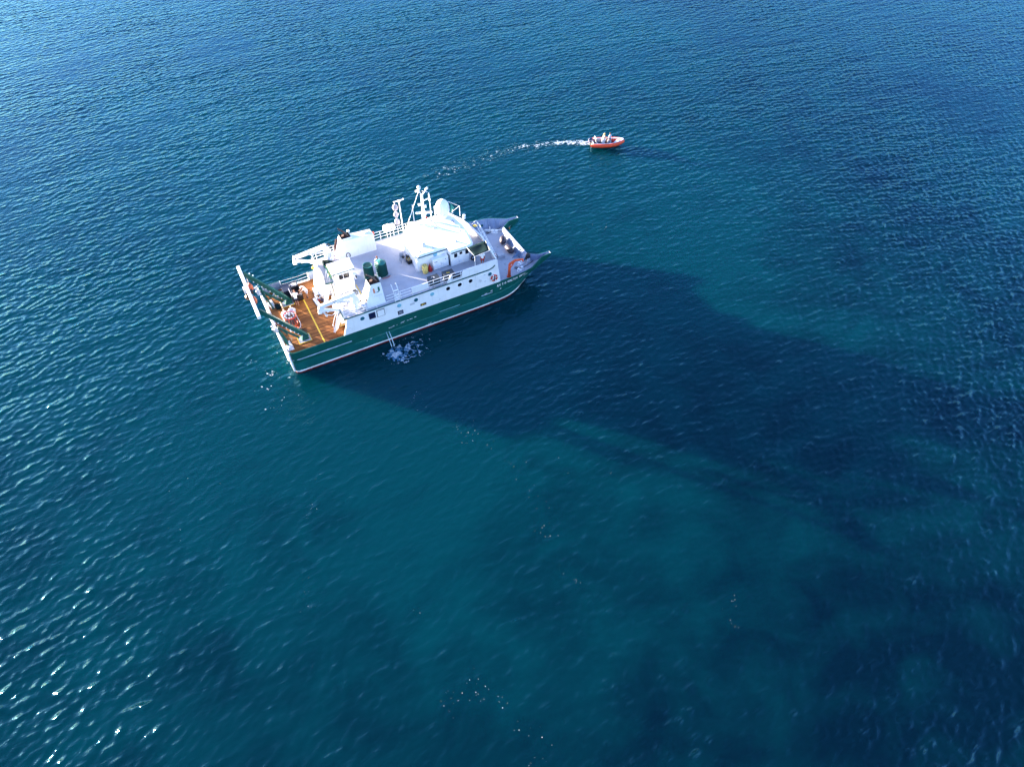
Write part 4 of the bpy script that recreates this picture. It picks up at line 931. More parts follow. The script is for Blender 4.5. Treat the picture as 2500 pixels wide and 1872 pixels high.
# ------------------------------------------------------------------ foredeck gear
b = MB(); 
for q0, q1, w0, w1 in (((24.0, -4.15, ZM), (24.08, -4.15, 3.42), 0.26, 0.20), ((24.08, -4.15, 3.42), (24.75, -4.14, 3.66), 0.20, 0.18), ((24.75, -4.14, 3.66), (25.75, -4.10, 3.42), 0.18, 0.13), ((24.05, -4.15, 2.75), (24.70, -4.14, 3.55), 0.08, 0.08)): b.bar(q0, q1, (w0, w1), (w0, w1))
b.lathe([(0.24, 0), (0.24, 0.06)], (24.0, -4.15, ZM), 12); b.lathe([(0.04, .1), (.09, 0), (.05, -.12)], (25.7, -4.1, 3.25), 8); b.build('bow_davit', ORANGE, ship, 0.01)
def bollard(x, y, rz=0):
    b = MB().box((x, y, ZM + 0.03), (0.75, 0.28, 0.06), rz)
    for s in (-1, 1):
        p = Vector((x, y, ZM)) + Matrix.Rotation(rz, 3, 'Z') @ Vector((0.24 * s, 0, 0)); b.lathe([(0.10, 0), (0.09, 0.28), (0.15, 0.30), (0.15, 0.36), (0.08, 0.40)], p, 12)
    b.build('bollard', WHITE, ship)
bollard(25.55, -3.85, 0.25); bollard(26.2, 3.48, -0.7); bollard(26.1, -2.9, 0.3)
b = MB().box((27.0, -2.95, ZM + 0.25), (0.45, 0.45, 0.5), top=0.8); wl = b.build('windlass', LGREY, ship, 0.02)
b = MB().ball((27.05, -2.85, ZM + 0.75), 0.25, 12, sz=1.4); b.cyl((26.75, -2.9, ZM + .5), (27.3, -2.8, ZM + .5), .16, n=12); b.build('chain_drum', RUBBER, wl)
b = MB().bar((25.35, 4.3, ZM + 0.12), (27.2, 3.35, ZM + 0.12), 0.10, 0.12); b.bar((25.9, 4.05, ZM), (25.9, 4.05, ZM + 0.55), 0.08, 0.08); b.bar((25.45, 4.0, ZM + .06), (26.5, 3.6, ZM + .06), .06, .08); b.build('spare_spar', RAILW, ship)
b = MB().box((24.75, -0.75, ZM + 0.20), (0.75, 0.6, 0.40)); b.build('deck_hatch', DECK, ship, 0.03)
b = MB()
for x, y in ((24.4, -4.7), (24.6, -2.1), (25.2, 4.6), (24.2, -3.0), (25.3, 1.0), (25.1, -1.4), (24.7, 0.3)): b.lathe([(0.06, 0), (0.06, 0.06)], (x, y, ZM), 8)
each(b, 'deck_fitting', GREYM, ship)
b = MB().lathe([(0.09, 0), (0.09, 0.28), (0.16, 0.32), (0.16, 0.42), (0.04, 0.46)], (25.35, 5.0, ZM), 10); b.build('deck_vent', GREEN, ship)
b = MB().box((22.95, 4.9, ZM + 0.6), (0.25, 0.2, 1.2)); b.build('hose_cabinet', BULW, ship, 0.02)
# anchor on the port bow
b = MB().bar((27.9, 3.25, 2.0), (27.75, 2.75, 2.3), 0.08, 0.10); b.bar((27.7, 2.6, 2.45), (27.85, 2.95, 2.1), 0.10, 0.28); b.build('anchor', mat('rusty_anchor', (0.40, 0.13, 0.03), 0.7, var=0.4, scale=8), ship)

# ------------------------------------------------------------------ people
def skin_mesh(name, nodes, edges, m, parent, root=0, sub=1):
    """nodes: (x, y, z, r); grows one continuous surface round the joints"""
    me = bpy.data.meshes.new(name); me.from_pydata([n[:3] for n in nodes], edges, []); me.materials.append(m)
    o = bpy.data.objects.new(name, me); COL.objects.link(o)
    o.parent = parent
    if parent is not None: o.matrix_parent_inverse = Matrix()
    me.skin_vertices.new() if hasattr(me.skin_vertices, 'new') and not me.skin_vertices else None
    sk = o.modifiers.new('skin', 'SKIN'); sk.use_smooth_shade = True; sk.branch_smoothing = 0.3
    return o, me
def person(loc, rz, label, pose, shirt, legs, hair, shoes=SHOE, sit=False, group=None, cat='person', cap=None, long_hair=False, long_legs=False):
    """figure standing (or sitting) at loc, facing local +X; pose: dict of joints that override the upright stance"""
    root = thing('person', loc, label, cat, group); root.rotation_euler = (0, 0, rz)
    J = dict(pel=(0, 0, 0.93, .115), bel=(0, 0, 1.08, .11), che=(0, 0, 1.30, .13), nek=(0, 0, 1.46, .055), hd0=(0.015, 0, 1.55, .075), hd1=(0.02, 0, 1.63, .098), hd2=(0.01, 0, 1.72, .07),
             chin=(0.075, 0, 1.55, .035), nose=(0.115, 0, 1.62, .014))
    for s, n in ((1, 'l'), (-1, 'r')):
        J.update({'hip' + n: (0, s * .10, .88, .085), 'kne' + n: (0.02, s * .11, .49, .058), 'ank' + n: (-0.02, s * .11, .09, .040), 'toe' + n: (0.14, s * .12, .04, .035),
                  'sho' + n: (0, s * .19, 1.40, .062), 'elb' + n: (-0.02, s * .24, 1.13, .043), 'wri' + n: (0.06, s * .25, .89, .030), 'pal' + n: (0.09, s * .25, .82, .034)})
    for k, v in pose.items(): J[k] = (*v, J[k][3])
    # the head rides on the neck
    if 'nek' in pose and 'hd1' not in pose:
        d = Vector(J['nek'][:3]) - Vector((0, 0, 1.46)); ln = Vector(J['nek'][:3]) - Vector(J['che'][:3]); ax = ln.normalized()
        fw = (Vector((1, 0, 0)) - ax * ax.x); fw = fw.normalized() if fw.length > .1 else Vector((0, 0, -1))
        B = Vector(J['nek'][:3])
        for k, u, f in (('hd0', .09, .02), ('hd1', .17, .025), ('hd2', .26, .01), ('chin', .09, .08), ('nose', .16, .12)): J[k] = (*(B + ax * u + fw * f), J[k][3])
    for n in 'lr':                                       # fingers: five short chains out of the palm
        w_, p_ = Vector(J['wri' + n][:3]), Vector(J['pal' + n][:3])
        if 'wri' + n in pose and 'pal' + n not in pose:
            p_ = w_ + (w_ - Vector(J['elb' + n][:3])).normalized() * 0.075; J['pal' + n] = (*p_, .034)
        d = (p_ - w_).normalized(); a = d.orthogonal().normalized(); c = d.cross(a)
        for i in range(4):
            k0 = p_ + d * 0.03 + a * (i - 1.5) * 0.019; L_ = (0.065, 0.075, 0.07, 0.055)[i]
            J['f%d%s' % (i, n)] = (*(k0 + d * L_ * .5), .0095); J['g%d%s' % (i, n)] = (*(k0 + d * L_ + c * .02), .008)
        J['t0' + n] = (*(p_ + a * 0.045 - d * 0.01), .011); J['t1' + n] = (*(p_ + a * 0.06 + d * 0.035), .009)
    E = [('pel', 'bel'), ('bel', 'che'), ('che', 'nek'), ('nek', 'hd0'), ('hd0', 'hd1'), ('hd1', 'hd2'), ('hd0', 'chin'), ('hd1', 'nose')]
    for n in 'lr':
        E += [('pel', 'hip' + n), ('hip' + n, 'kne' + n), ('kne' + n, 'ank' + n), ('ank' + n, 'toe' + n), ('che', 'sho' + n), ('sho' + n, 'elb' + n), ('elb' + n, 'wri' + n), ('wri' + n, 'pal' + n)]
        for i in range(4): E += [('pal' + n, 'f%d%s' % (i, n)), ('f%d%s' % (i, n), 'g%d%s' % (i, n))]
        E += [('pal' + n, 't0' + n), ('t0' + n, 't1' + n)]
    def grow(name, keys, edges, m, grow_r=0.0, parent=root):
        ks = list(keys); ix = {k: i for i, k in enumerate(ks)}
        me = bpy.data.meshes.new(name); me.from_pydata([J[k][:3] for k in ks], [(ix[a], ix[b]) for a, b in edges], []); me.materials.append(m)
        o = bpy.data.objects.new(name, me); COL.objects.link(o); o.parent = parent
        bm = bmesh.new(); bm.from_mesh(me); ly = bm.verts.layers.skin.verify()
        bm.verts.ensure_lookup_table()
        for i, k in enumerate(ks): r = J[k][3] + grow_r; bm.verts[i][ly].radius = (r, r); bm.verts[i][ly].use_root = (i == 0)
        bm.to_mesh(me); bm.free()
        sk = o.modifiers.new('skin', 'SKIN'); sk.use_smooth_shade = True
        su = o.modifiers.new('round', 'SUBSURF'); su.levels = 1; su.render_levels = 1
        return o
    ks = ['pel'] + [k for k in J if k != 'pel']
    body = grow('body', ks, E, SKIN)
    # short-sleeved shirt, legs, hair
    sl = {}
    for n in 'lr':
        a, b2 = Vector(J['sho' + n][:3]), Vector(J['elb' + n][:3]); J['slv' + n] = (*(a.lerp(b2, 0.75)), .052)
        h, k2 = Vector(J['hip' + n][:3]), Vector(J['kne' + n][:3]); J['thg' + n] = (*(h.lerp(k2, 0.75)), .072)
    grow('shirt', ['bel', 'che', 'pel', 'shol', 'slvl', 'shor', 'slvr'], [('bel', 'che'), ('bel', 'pel'), ('che', 'shol'), ('shol', 'slvl'), ('che', 'shor'), ('shor', 'slvr')], shirt, 0.038)
    if long_legs: grow('trousers', ['pel', 'hipl', 'knel', 'ankl', 'hipr', 'kner', 'ankr'], [('pel', 'hipl'), ('hipl', 'knel'), ('knel', 'ankl'), ('pel', 'hipr'), ('hipr', 'kner'), ('kner', 'ankr')], legs, 0.02)
    else: grow('shorts', ['pel', 'hipl', 'thgl', 'hipr', 'thgr'], [('pel', 'hipl'), ('hipl', 'thgl'), ('pel', 'hipr'), ('hipr', 'thgr')], legs, 0.022)
    for n in 'lr': grow('shoe', ['ank' + n, 'toe' + n], [('ank' + n, 'toe' + n)], shoes, 0.012)
    c = Vector(J['hd1'][:3]); t = Vector(J['hd2'][:3]); ax = (t - Vector(J['hd0'][:3])).normalized(); nf = (Vector(J['nose'][:3]) - c).normalized()
    b = MB().ball(c + ax * 0.045 - nf * 0.022, 0.108, 12, sz=1.02)
    if long_hair: b.tube([c + ax * 0.06 - nf * 0.06, c - nf * 0.10 - ax * 0.05, c - nf * 0.11 - ax * 0.22], [0.10, 0.10, 0.06], 8)
    if cap is not None: b.lathe([(0.125, 0), (0.115, 0.05), (0.06, 0.10)], c + Vector((0, 0, 0.05)), 12, mi=1); b.box(c + nf * 0.14 + Vector((0, 0, 0.06)), (0.14, 0.15, 0.02), mi=1)
    h = b.build('hair', [hair, cap or hair], None); h.parent = root
    e = MB()
    sd_ = ax.cross(nf).normalized()
    for s in (-1, 1): e.ball(c + nf * 0.092 + sd_ * 0.034 * s + ax * 0.01, 0.012, 6)
    e.box(c + nf * 0.095 - ax * 0.055, (0.012, 0.045, 0.010)); fo = e.build('eyes', [HAIRD], None); fo.parent = root
    return root
bend = dict(bel=(.06, 0, 1.06), che=(.24, 0, 1.22), nek=(.38, 0, 1.31), shol=(.28, .19, 1.28), shor=(.28, -.19, 1.28))
person((2.78, 2.10, ZM + .02), R(78), 'person in white t-shirt and dark shorts leaning over the open black crate', dict(bend, elbl=(.50, .22, 1.12), wril=(.66, .18, .98), elbr=(.48, -.24, 1.10), wrir=(.64, -.20, .96), kner=(-.06, -.11, .50), ankr=(-.22, -.11, .12), toer=(-.07, -.12, .05)), TEEW, SHORTD, HAIRR)
person((4.05, 2.75, ZM + .02), R(178), 'person in pale grey shirt and white cap reaching into the open black crate', dict(bel=(.03, 0, 1.07), che=(.14, 0, 1.27), nek=(.24, 0, 1.40), shol=(.17, .19, 1.35), shor=(.17, -.19, 1.35), elbl=(.40, .23, 1.22), wril=(.60, .20, 1.10), elbr=(.38, -.23, 1.2), wrir=(.58, -.2, 1.08)), SHORTG, SHORTG, HAIRD, cap=TEEW, shoes=RUBBER)
person((11.20, -0.28, ZU), R(-90), 'person with auburn hair standing behind the two tall green tanks', {}, TEEW, SHORTG, HAIRR, shoes=TEEW)
person((20.75, -4.55, ZU), R(80), 'person in white t-shirt and red shorts standing under the dark green awning', dict(wril=(.22, .2, 1.1), elbl=(.05, .25, 1.12)), TEEW, mat('red_cotton', (0.5, 0.03, 0.02), 0.8), HAIRD)

# ------------------------------------------------------------------ loose gear on the wooden deck
def crate(name, x0, x1, y0, y1, h, label, cat, mbody=BLACK, open_=False, z=ZM, group=None, edge=None):
    t = thing(name, ((x0 + x1) / 2, (y0 + y1) / 2, z), label, cat, group)
    b = MB()
    if open_:
        P = [(x0, y0), (x1, y0), (x1, y1), (x0, y1)]; b.wall([(*p, z) for p in P], [(*p, z + h) for p in P], 0.06, closed=True); b.prism(P, P, z + 0.001, z + 0.1)
    else:
        b.box(((x0 + x1) / 2, (y0 + y1) / 2, z + h * 0.43), (x1 - x0, y1 - y0, h * 0.86))
    b.build('crate_body', mbody, t, 0.02)
    if not open_: MB().box(((x0 + x1) / 2, (y0 + y1) / 2, z + h * 0.93), (x1 - x0 + .04, y1 - y0 + .04, h * 0.13)).build('lid', mbody, t, 0.02)
    return t
t = crate('gear_crate', 1.95, 2.75, 3.75, 4.95, 0.85, 'closed dark navy crate standing by the port bulwark', 'crate', mat('dark_navy_plastic', (0.012, 0.015, 0.035), 0.4))
t = crate('gear_crate', 2.85, 3.60, 4.25, 5.0, 0.75, 'dark crate holding rows of pale bottles by the port rail', 'crate', open_=True)
b = MB()
for i in range(5): b.cyl((2.95 + i * 0.13, 4.35, ZM + 0.7), (2.95 + i * 0.13, 4.9, ZM + 0.7), 0.04, n=8)
b.build('bottle_rack', LGREY, t)
t = crate('gear_crate', 2.55, 3.60, 2.62, 4.05, 0.85, 'open black crate with two people bent over it', 'crate', open_=True)
b = MB(); b.bar((2.55, 2.62, ZM + 0.87), (2.55, 4.05, ZM + 0.87), 0.05, 0.05); b.bar((2.55, 2.62, ZM + .87), (3.6, 2.62, ZM + .87), .03, .03); b.build('crate_rim', LGREY, t)
b = MB().box((3.0, 3.1, ZM + 0.45), (0.45, 0.4, 0.3), 0.3); b.build('red_pouch', RED, t); b = MB().box((3.0, 3.6, ZM + 0.4), (0.6, 0.5, 0.25), -.2); b.cyl((2.7, 3.3, ZM + .6), (2.75, 3.9, ZM + .62), .05, n=8, mi=1); b.build('crate_filling', [BLACK, LGREY], t)
b = MB()
for dx in (0, .12): b.box((3.35 + dx, 2.60, ZM + 0.72), (0.07, 0.02, 0.06))
b.build('latch', LGREY, t)
t = thing('rope_tub', (1.55, 4.25, ZM), 'oval grey tub of yellow rope in the port corner of the stern', 'tub')
MB().lathe([(0.55, 0), (0.70, 0.30), (0.72, 0.34), (0.64, 0.32), (0.52, 0.08)], (1.55, 4.25, ZM), 18, sx=1.15, sy=.7).build('tub', GREYM, t)
b = MB(); random.seed(2)
for i in range(5): b.tube([(1.55 + (0.15 + .08 * i) * math.cos(a), 4.25 + (0.12 + .05 * i) * math.sin(a), ZM + 0.36 + 0.03 * random.random()) for a in [k * 2 * math.pi / 12 for k in range(12)]], 0.035, 5, closed=True)
b.build('rope', mat('yellow_rope', (0.55, 0.48, 0.22), 0.8, var=0.3, scale=20), t)
# water-sampling rosette in its tray
t = thing('sampling_rosette', (1.48, -0.55, ZM), 'round frame of dark sample bottles with two orange hoops on the after deck', 'sampler')
b = MB()
for zz, r, rr in ((1.30, 0.62, 0.045), (0.22, 0.55, 0.04)): b.tube([(1.48 + r * math.cos(a), -0.55 + r * math.sin(a), ZM + zz) for a in [k * 2 * math.pi / 24 for k in range(24)]], rr, 6, closed=True)
for k in range(6): a = k * math.pi / 3; b.tube([(1.48 + .6 * math.cos(a), -0.55 + .6 * math.sin(a), ZM + 1.3), (1.48 + .54 * math.cos(a), -0.55 + .54 * math.sin(a), ZM + 0.02)], 0.022, 5)
b.build('hoop_frame', REDP, t)
for k in range(10):
    a = k * 2 * math.pi / 10; q = (1.48 + .40 * math.cos(a), -0.55 + .40 * math.sin(a))
    o = MB().cyl((*q, ZM + 0.35), (*q, ZM + 1.25), 0.085, n=10).build('sample_bottle', mat('dark_grey_bottle', (0.05, 0.055, 0.075), 0.3, var=0.2), t)
    MB().lathe([(0.09, 0), (0.09, 0.06), (0.03, 0.11)], (*q, ZM + 1.25), 10).build('cap', LGREY if k % 2 else GREYP, o)
MB().cyl((1.48, -0.55, ZM + 0.05), (1.48, -0.55, ZM + 1.45), 0.11, n=12).build('core_tube', GREYM, t)
t = thing('hose_coil', (1.62, -1.28, ZM), 'coil of bright orange hose lying beside the sampling frame', 'hose')
b = MB()
for i in range(6): b.tube([(1.62 + (0.16 + .045 * i) * math.cos(a), -1.28 + (0.15 + .03 * i) * math.sin(a), ZM + 0.05 + 0.025 * (i % 3) + .02 * math.sin(3 * a + i)) for a in [k * 2 * math.pi / 16 for k in range(16)]], 0.032, 5, closed=True)
b.build('hose', ORANGE, t)
b = MB(); pts = [(0.90, 0.85), (1.05, -1.55), (1.35, -1.75), (1.78, -1.66), (2.10, -1.35), (2.22, -0.9), (2.16, 1.2)]
b.tube([(x, y, ZM + 0.22) for x, y in pts], 0.035, 6)
for x, y in pts: b.tube([(x, y, ZM), (x, y, ZM + .22)], 0.025, 5)
tag(b.build('rosette_guard', LGREY), 'low curved grey pipe guard around the orange-hooped sampler', 'guard rail')
def float_pad(x, y, rz, sz, label):
    t = thing('buoy_block', (x, y, ZM), label, 'float')
    MB().lathe([(0.10, 0), (0.34, 0.10), (0.36, 0.40), (0.28, 0.55), (0.08, 0.60)], (x, y, ZM), 14, sx=sz, sy=1.0).build('float_body', LGREY, t)
    MB().tube([(x - .12, y, ZM + .58), (x, y, ZM + .72), (x + .12, y, ZM + .58)], 0.02, 5).build('lifting_eye', GREYM, t)
float_pad(1.95, 1.15, 0, 1.15, 'grey rounded float beside the orange hoops, nearer the yellow line'); float_pad(1.20, 1.00, 0, 1.0, 'smaller grey rounded float beside the orange hoops, nearer the stern')
for (x0, y0, x1, y1, lab) in ((2.10, 2.30, 1.95, 1.5, 'pale wooden pole lying between the hinge plate and the grey float'), (1.30, 3.2, 1.25, 1.4, 'longer pale pole lying across the stern planks')):
    tag(MB().cyl((x0, y0, ZM + .12), (x1, y1, ZM + .45), 0.07, n=10).build('pole', mat('pale_wood', (0.55, 0.36, 0.22), 0.6, var=.2)), lab, 'pole')
tag(MB().box((0.95, 2.75, ZM + .10), (0.55, 0.75, 0.20)).build('net_bundle', DGREEN, None, 0.05), 'dark green folded net lying under the port leg of the stern frame', 'net')
t = thing('cable_coil', (2.10, -2.05, ZM), 'loose black cable coiled beside the starboard hinge plate', 'cable')
MB().tube([(2.10 + (0.18 + .012 * i) * math.cos(i * .7), -2.05 + (0.26 + .01 * i) * math.sin(i * .7), ZM + .03 + .004 * i) for i in range(26)], 0.028, 5).build('cable', RUBBER, t)
t = thing('cable_coil', (0.75, -2.75, ZM), 'thin dark cable trailing by the starboard stern brace', 'cable')
MB().tube([(0.55, -2.1, ZM + .03), (0.85, -2.4, ZM + .05), (0.9, -2.8, ZM + .4), (0.7, -3.1, ZM + .3), (0.6, -3.3, ZM + .05)], 0.03, 5).build('cable', RUBBER, t)
# gear before the winch
t = thing('gear_pallet', (5.1, 1.85, ZM), 'pale framed pallet loaded with mixed gear before the winch', 'pallet')
b = MB()
for (c, d) in (((4.75, 1.75, ZM + .12), (0.10, 1.7, 0.14)), ((5.6, 1.75, ZM + .12), (.10, 1.7, .14)), ((5.17, 0.9, ZM + .12), (.95, .10, .14)), ((5.17, 2.6, ZM + .12), (.95, .10, .14))): b.box(c, d)
b.build('pallet_frame', WHITE, t)
def pile(name, x, y, z, dx, dy, n, mats, label, cat, seed=0):
    random.seed(seed); t = thing(name, (x, y, z), label, cat)
    for m in mats:
        b = MB()
        for i in range(n):
            p = (x + random.uniform(-dx, dx) / 2, y + random.uniform(-dy, dy) / 2, z + 0.10 + random.random() * .18)
            b.box(p, (random.uniform(.10, .3), random.uniform(.08, .25), random.uniform(.08, .2)), random.random() * 3)
        b.build('bag' if m in (RED, NAVY) else 'tool_bundle', m, t, 0.02)
    return t
pile('kit_bag', 4.98, 1.55, ZM + .05, .25, .5, 1, [RED], 'red kit bag on the pale pallet', 'bag', 3)
pile('kit_bag', 5.15, 1.25, ZM + .05, .4, .4, 2, [NAVY], 'dark blue kit bag on the pale pallet', 'bag', 5)
pile('tool_pile', 5.0, 2.0, ZM + .05, .4, .8, 4, [LGREY, BLACK], 'heap of grey and black tools on the pale pallet', 'tools', 9)
t = thing('rust_basket', (5.55, 2.3, ZM), 'rusty red basket beside the white deck chest', 'basket')
MB().wall([(5.35, 2.1, ZM), (5.8, 2.1, ZM), (5.8, 2.5, ZM), (5.35, 2.5, ZM)], [(5.3, 2.05, ZM + .45), (5.85, 2.05, ZM + .45), (5.85, 2.55, ZM + .45), (5.3, 2.55, ZM + .45)], .03, closed=True).build('basket', mat('rusty_red', (.22, .05, .03), .7, var=.3), t)
t = thing('deck_chest', (5.05, 3.05, ZM), 'white deck chest with grey lid by the after wall', 'chest')
MB().box((5.05, 3.05, ZM + .24), (0.55, 0.75, 0.48)).build('chest_body', WHITE, t, .02); MB().box((5.05, 3.05, ZM + .51), (0.40, 0.62, 0.06)).build('lid', LGREY, t)
t = thing('steel_beam', (4.55, 1.55, ZM), 'short grey beam lying on the planks by the pallet', 'beam')
MB().box((4.55, 1.55, ZM + .09), (0.26, 1.25, 0.18), .08).build('beam', LGREY, t, .01)
# hanging from the A-frame
def hang(x, y, z, r, label):
    t = thing('float_ball', (x, y, z), label, 'float', 'floats hanging from the stern frame')
    MB().lathe([(0.02, r * 1.25), (r * .55, r * .95), (r, r * .1), (r * .8, -r * .7), (0.05, -r * 1.1)], (x, y, z), 14, sx=.7).build('float_body', mat('faded_orange', (.50, .10, .035), .6, var=.2), t)
    MB().tube([(x, y, z + r * 1.2), (x, y + .02, 6.68)], 0.025, 5).build('hanger', ROPEW, t)
hang(-0.95, 2.25, 5.60, .40, 'faded orange float hung under the beam, nearer the port leg'); hang(-1.05, 0.0, 5.75, .36, 'faded orange float hung under the beam, nearer the starboard leg')
# lifebuoys
def lifebuoy(c, axis, label, r=.30, strap=True):
    t = thing('lifebuoy', c, label, 'lifebuoy', 'lifebuoys on the white walls'); c = Vector(c); a = Vector(axis).normalized(); u = a.orthogonal().normalized(); v = a.cross(u)
    P = [c + (u * math.cos(k * math.pi / 12) + v * math.sin(k * math.pi / 12)) * r for k in range(24)]
    MB().tube(P, 0.075, 8, closed=True).build('ring', REDP, t)
    b = MB()
    for k in range(4):
        s = [c + (u * math.cos(q) + v * math.sin(q)) * r for q in [k * math.pi / 2 + .3 + j * .09 for j in range(4)]]; b.tube(s, .082, 8)
    b.build('white_band', LETTER, t)
lifebuoy((21.50, -5.63, 3.65), (0, 1, 0), 'red and white lifebuoy on the white wall near the ship name', .33)
tag(MB().tube([(21.48, -5.66, 3.95), (21.5, -5.70, 3.65), (21.45, -5.66, 3.30)], .05, 5).build('safety_lamp', NAVY), 'dark lamp hung across the lifebuoy near the bow', 'lamp')
lifebuoy((5.95, -5.15, 3.55), (1, 0.3, 0), 'orange lifebuoy on the after end of the deckhouse by the stairs')
lifebuoy((7.85, 3.75, 5.35), (1, 0.2, 0), 'orange lifebuoy beside the port crane and long funnel casing', .26)

# ------------------------------------------------------------------ loose gear on the upper deck
def tank(x, y, r0, r1, h, label, dish):
    t = thing('water_tank', (x, y, ZU), label, 'tank', 'tall green tanks on the upper deck')
    n = 28; b = MB()
    prof = [(r0 * .98, 0.0), (r0, .04)] + [(r0 + (r1 - r0) * k / 8 + (.012 if k % 2 else 0), .04 + (h - .08) * k / 8) for k in range(9)] + [(r1 * .98, h)]
    b.lathe(prof, (x, y, ZU), n); b.build('tank_body', TANKG, t)
    b = MB()
    if dish: b.lathe([(r1 * .99, h - .02), (r1 * 1.0, h + .03), (r1 * .86, h + .02), (r1 * .8, h - .12), (.05, h - .14)], (x, y, ZU), n)
    else: b.lathe([(r1 * 1.0, h - .03), (r1 * 1.0, h + .02), (r1 * .55, h + .08), (.04, h + .11)], (x, y, ZU), n)
    b.build('tank_lid', TANKL, t)
    if dish:
        b = MB().box((x + .12, y - .22, ZU + h - .05), (.48, .16, .05), .5); b.build('folded_label', LETTER, t)
    else:
        MB().lathe([(.07, 0), (.07, .05)], (x, y, ZU + h + .09), 10).build('bung', BLACK, t)
    return t
tank(9.95, -1.0, .50, .47, 1.62, 'green tank with a sunken lid, behind the short funnel casing', True)
tank(11.30, -1.08, .53, .49, 1.55, 'green tank with a closed flat lid, nearer the wheelhouse', False)
t = thing('mooring_rope', (10.8, -.7, ZU), 'green and white striped rope hanging down the green tank', 'rope')
MB().tube([(10.82, -.75, ZU + 1.5), (10.74, -.9, ZU + 1.1), (10.74, -1.02, ZU + .6), (10.76, -1.15, ZU + .12), (10.85, -1.3, ZU + .05)], .05, 6).build('rope', STRIPE, t)
tag(MB().ball((10.78, -1.62, ZU + .12), .12, 10).build('small_float', LETTER), 'small white float on the deck beside the green tanks', 'float')
t = thing('hand_truck', (11.5, -1.62, ZU), 'low grey dolly with red handle under the closed green tank', 'dolly')
MB().box((11.5, -1.58, ZU + .07), (.9, .20, .06), .25).build('platform', GREYM, t); MB().tube([(11.0, -1.75, ZU + .05), (11.6, -1.85, ZU + .06), (11.85, -1.65, ZU + .06)], .025, 5).build('handle', REDP, t)
# liferaft canister in its cradle on the port rail
t = thing('liferaft_canister', (14.35, 4.72, ZU), 'white liferaft canister in a cradle on the port rail', 'liferaft')
MB().lathe([(.02, -.66), (.30, -.62), (.39, -.5), (.39, -.02), (.41, -.02), (.41, .02), (.39, .02), (.39, .5), (.30, .62), (.02, .66)], (14.35, 4.72, ZU + .95), 18, axis='X').build('canister', WHITE, t)
b = MB()
for x in (13.95, 14.7):
    for y in (4.45, 4.95): b.tube([(x, y, ZU + .0 if y < 4.6 else ZU + .3), (x, y, ZU + .75)], .03, 5)
    b.tube([(x, 4.42, ZU + .58), (x, 5.0, ZU + .58)], .03, 5)
b.build('cradle', RAILW, t); MB().box((14.5, 4.30, ZU + 1.05), (.05, .02, .25), ry=.5).build('strap', BLACK, t)
tag(MB().cyl((12.45, 4.35, ZU + .95), (12.45, 4.35, ZU + 1.25), .12, n=12).build('orange_lamp', mat('faded_orange', (0, 0, 0))), 'small orange smoke float on the rail by the long funnel casing', 'lamp')
t = thing('plastic_chair', (13.85, -.15, ZU), 'grey plastic armchair standing beside the black crate', 'chair')
C_ = (13.85, -.12)
for dx in (-.22, .22):
    for dy in (-.22, .2): MB().tube([(C_[0] + dx * 1.1, C_[1] + dy * 1.1, ZU), (C_[0] + dx, C_[1] + dy, ZU + .44)], .028, 6).build('leg', GREYP, t)
MB().box((*C_, ZU + .45), (.48, .46, .04)).build('seat', GREYP, t, .01)
MB().wall([(C_[0] + .22, C_[1] + .22, ZU + .46), (C_[0] - .22, C_[1] + .22, ZU + .46)], [(C_[0] + .18, C_[1] + .30, ZU + .92), (C_[0] - .18, C_[1] + .30, ZU + .92)], .04).build('backrest', GREYP, t)
for dx in (-.24, .24): MB().tube([(C_[0] + dx, C_[1] + .25, ZU + .68), (C_[0] + dx, C_[1] - .2, ZU + .66), (C_[0] + dx, C_[1] - .22, ZU + .44)], .028, 6).build('armrest', GREYP, t)
t = thing('jacket', (13.95, -.15, ZU + .47), 'dark jacket lying on the seat of the grey plastic chair', 'jacket')
MB().ball((13.95, -.12, ZU + .55), .17, 10, sz=.6).build('cloth', BLACK, t)
t = crate('battery_crate', 14.15, 15.05, -.85, -.10, .42, 'black crate of small pale-capped bottles beside the grey chair', 'crate', open_=True, z=ZU)
b = MB()
for i in range(5):
    for j in range(4): b.cyl((14.28 + i * .16, -.75 + j * .17, ZU + .12), (14.28 + i * .16, -.75 + j * .17, ZU + .36), .05, n=7, mi=(i + j) % 2)
b.build('bottle_row', [LGREY, YELLOW], t)
t = thing('camera_case', (14.55, .18, ZU), 'small black case standing behind the crate of bottles', 'case'); MB().box((14.55, .18, ZU + .2), (.42, .3, .4), .2).build('case_body', BLACK, t, .03); MB().box((14.55, .18, ZU + .41), (.2, .14, .03), .2).build('case_label', LGREY, t)
t = thing('plastic_barrel', (15.18, -2.82, ZU), 'pale yellow plastic barrel standing against the wheelhouse wall', 'barrel')
MB().lathe([(.26, 0), (.29, .06), (.30, .2), (.285, .24), (.30, .28), (.30, .62), (.285, .66), (.30, .70), (.28, .86), (.25, .90), (.24, .87), (.02, .87)], (15.18, -2.82, ZU), 22).build('barrel_body', BARREL, t)
for a in (.6, 2.2, 3.9, 5.3): MB().lathe([(.04, 0), (.04, .03)], (15.18 + .14 * math.cos(a), -2.82 + .14 * math.sin(a), ZU + .87), 8).build('bung', mat('dark_bung', (.12, .08, .04), .5), t)
t = thing('fuel_bag', (15.72, -2.78, ZU), 'dark red bag slumped beside the yellow barrel', 'bag')
MB().lathe([(.26, 0), (.28, .18), (.20, .42), (.10, .62), (.06, .78)], (15.72, -2.78, ZU), 12, sx=.85).build('bag_body', RED, t); MB().tube([(15.7, -2.78, ZU + .76), (15.74, -2.7, ZU + .9), (15.8, -2.76, ZU + .78)], .02, 5).build('bag_strap', ROPE, t)
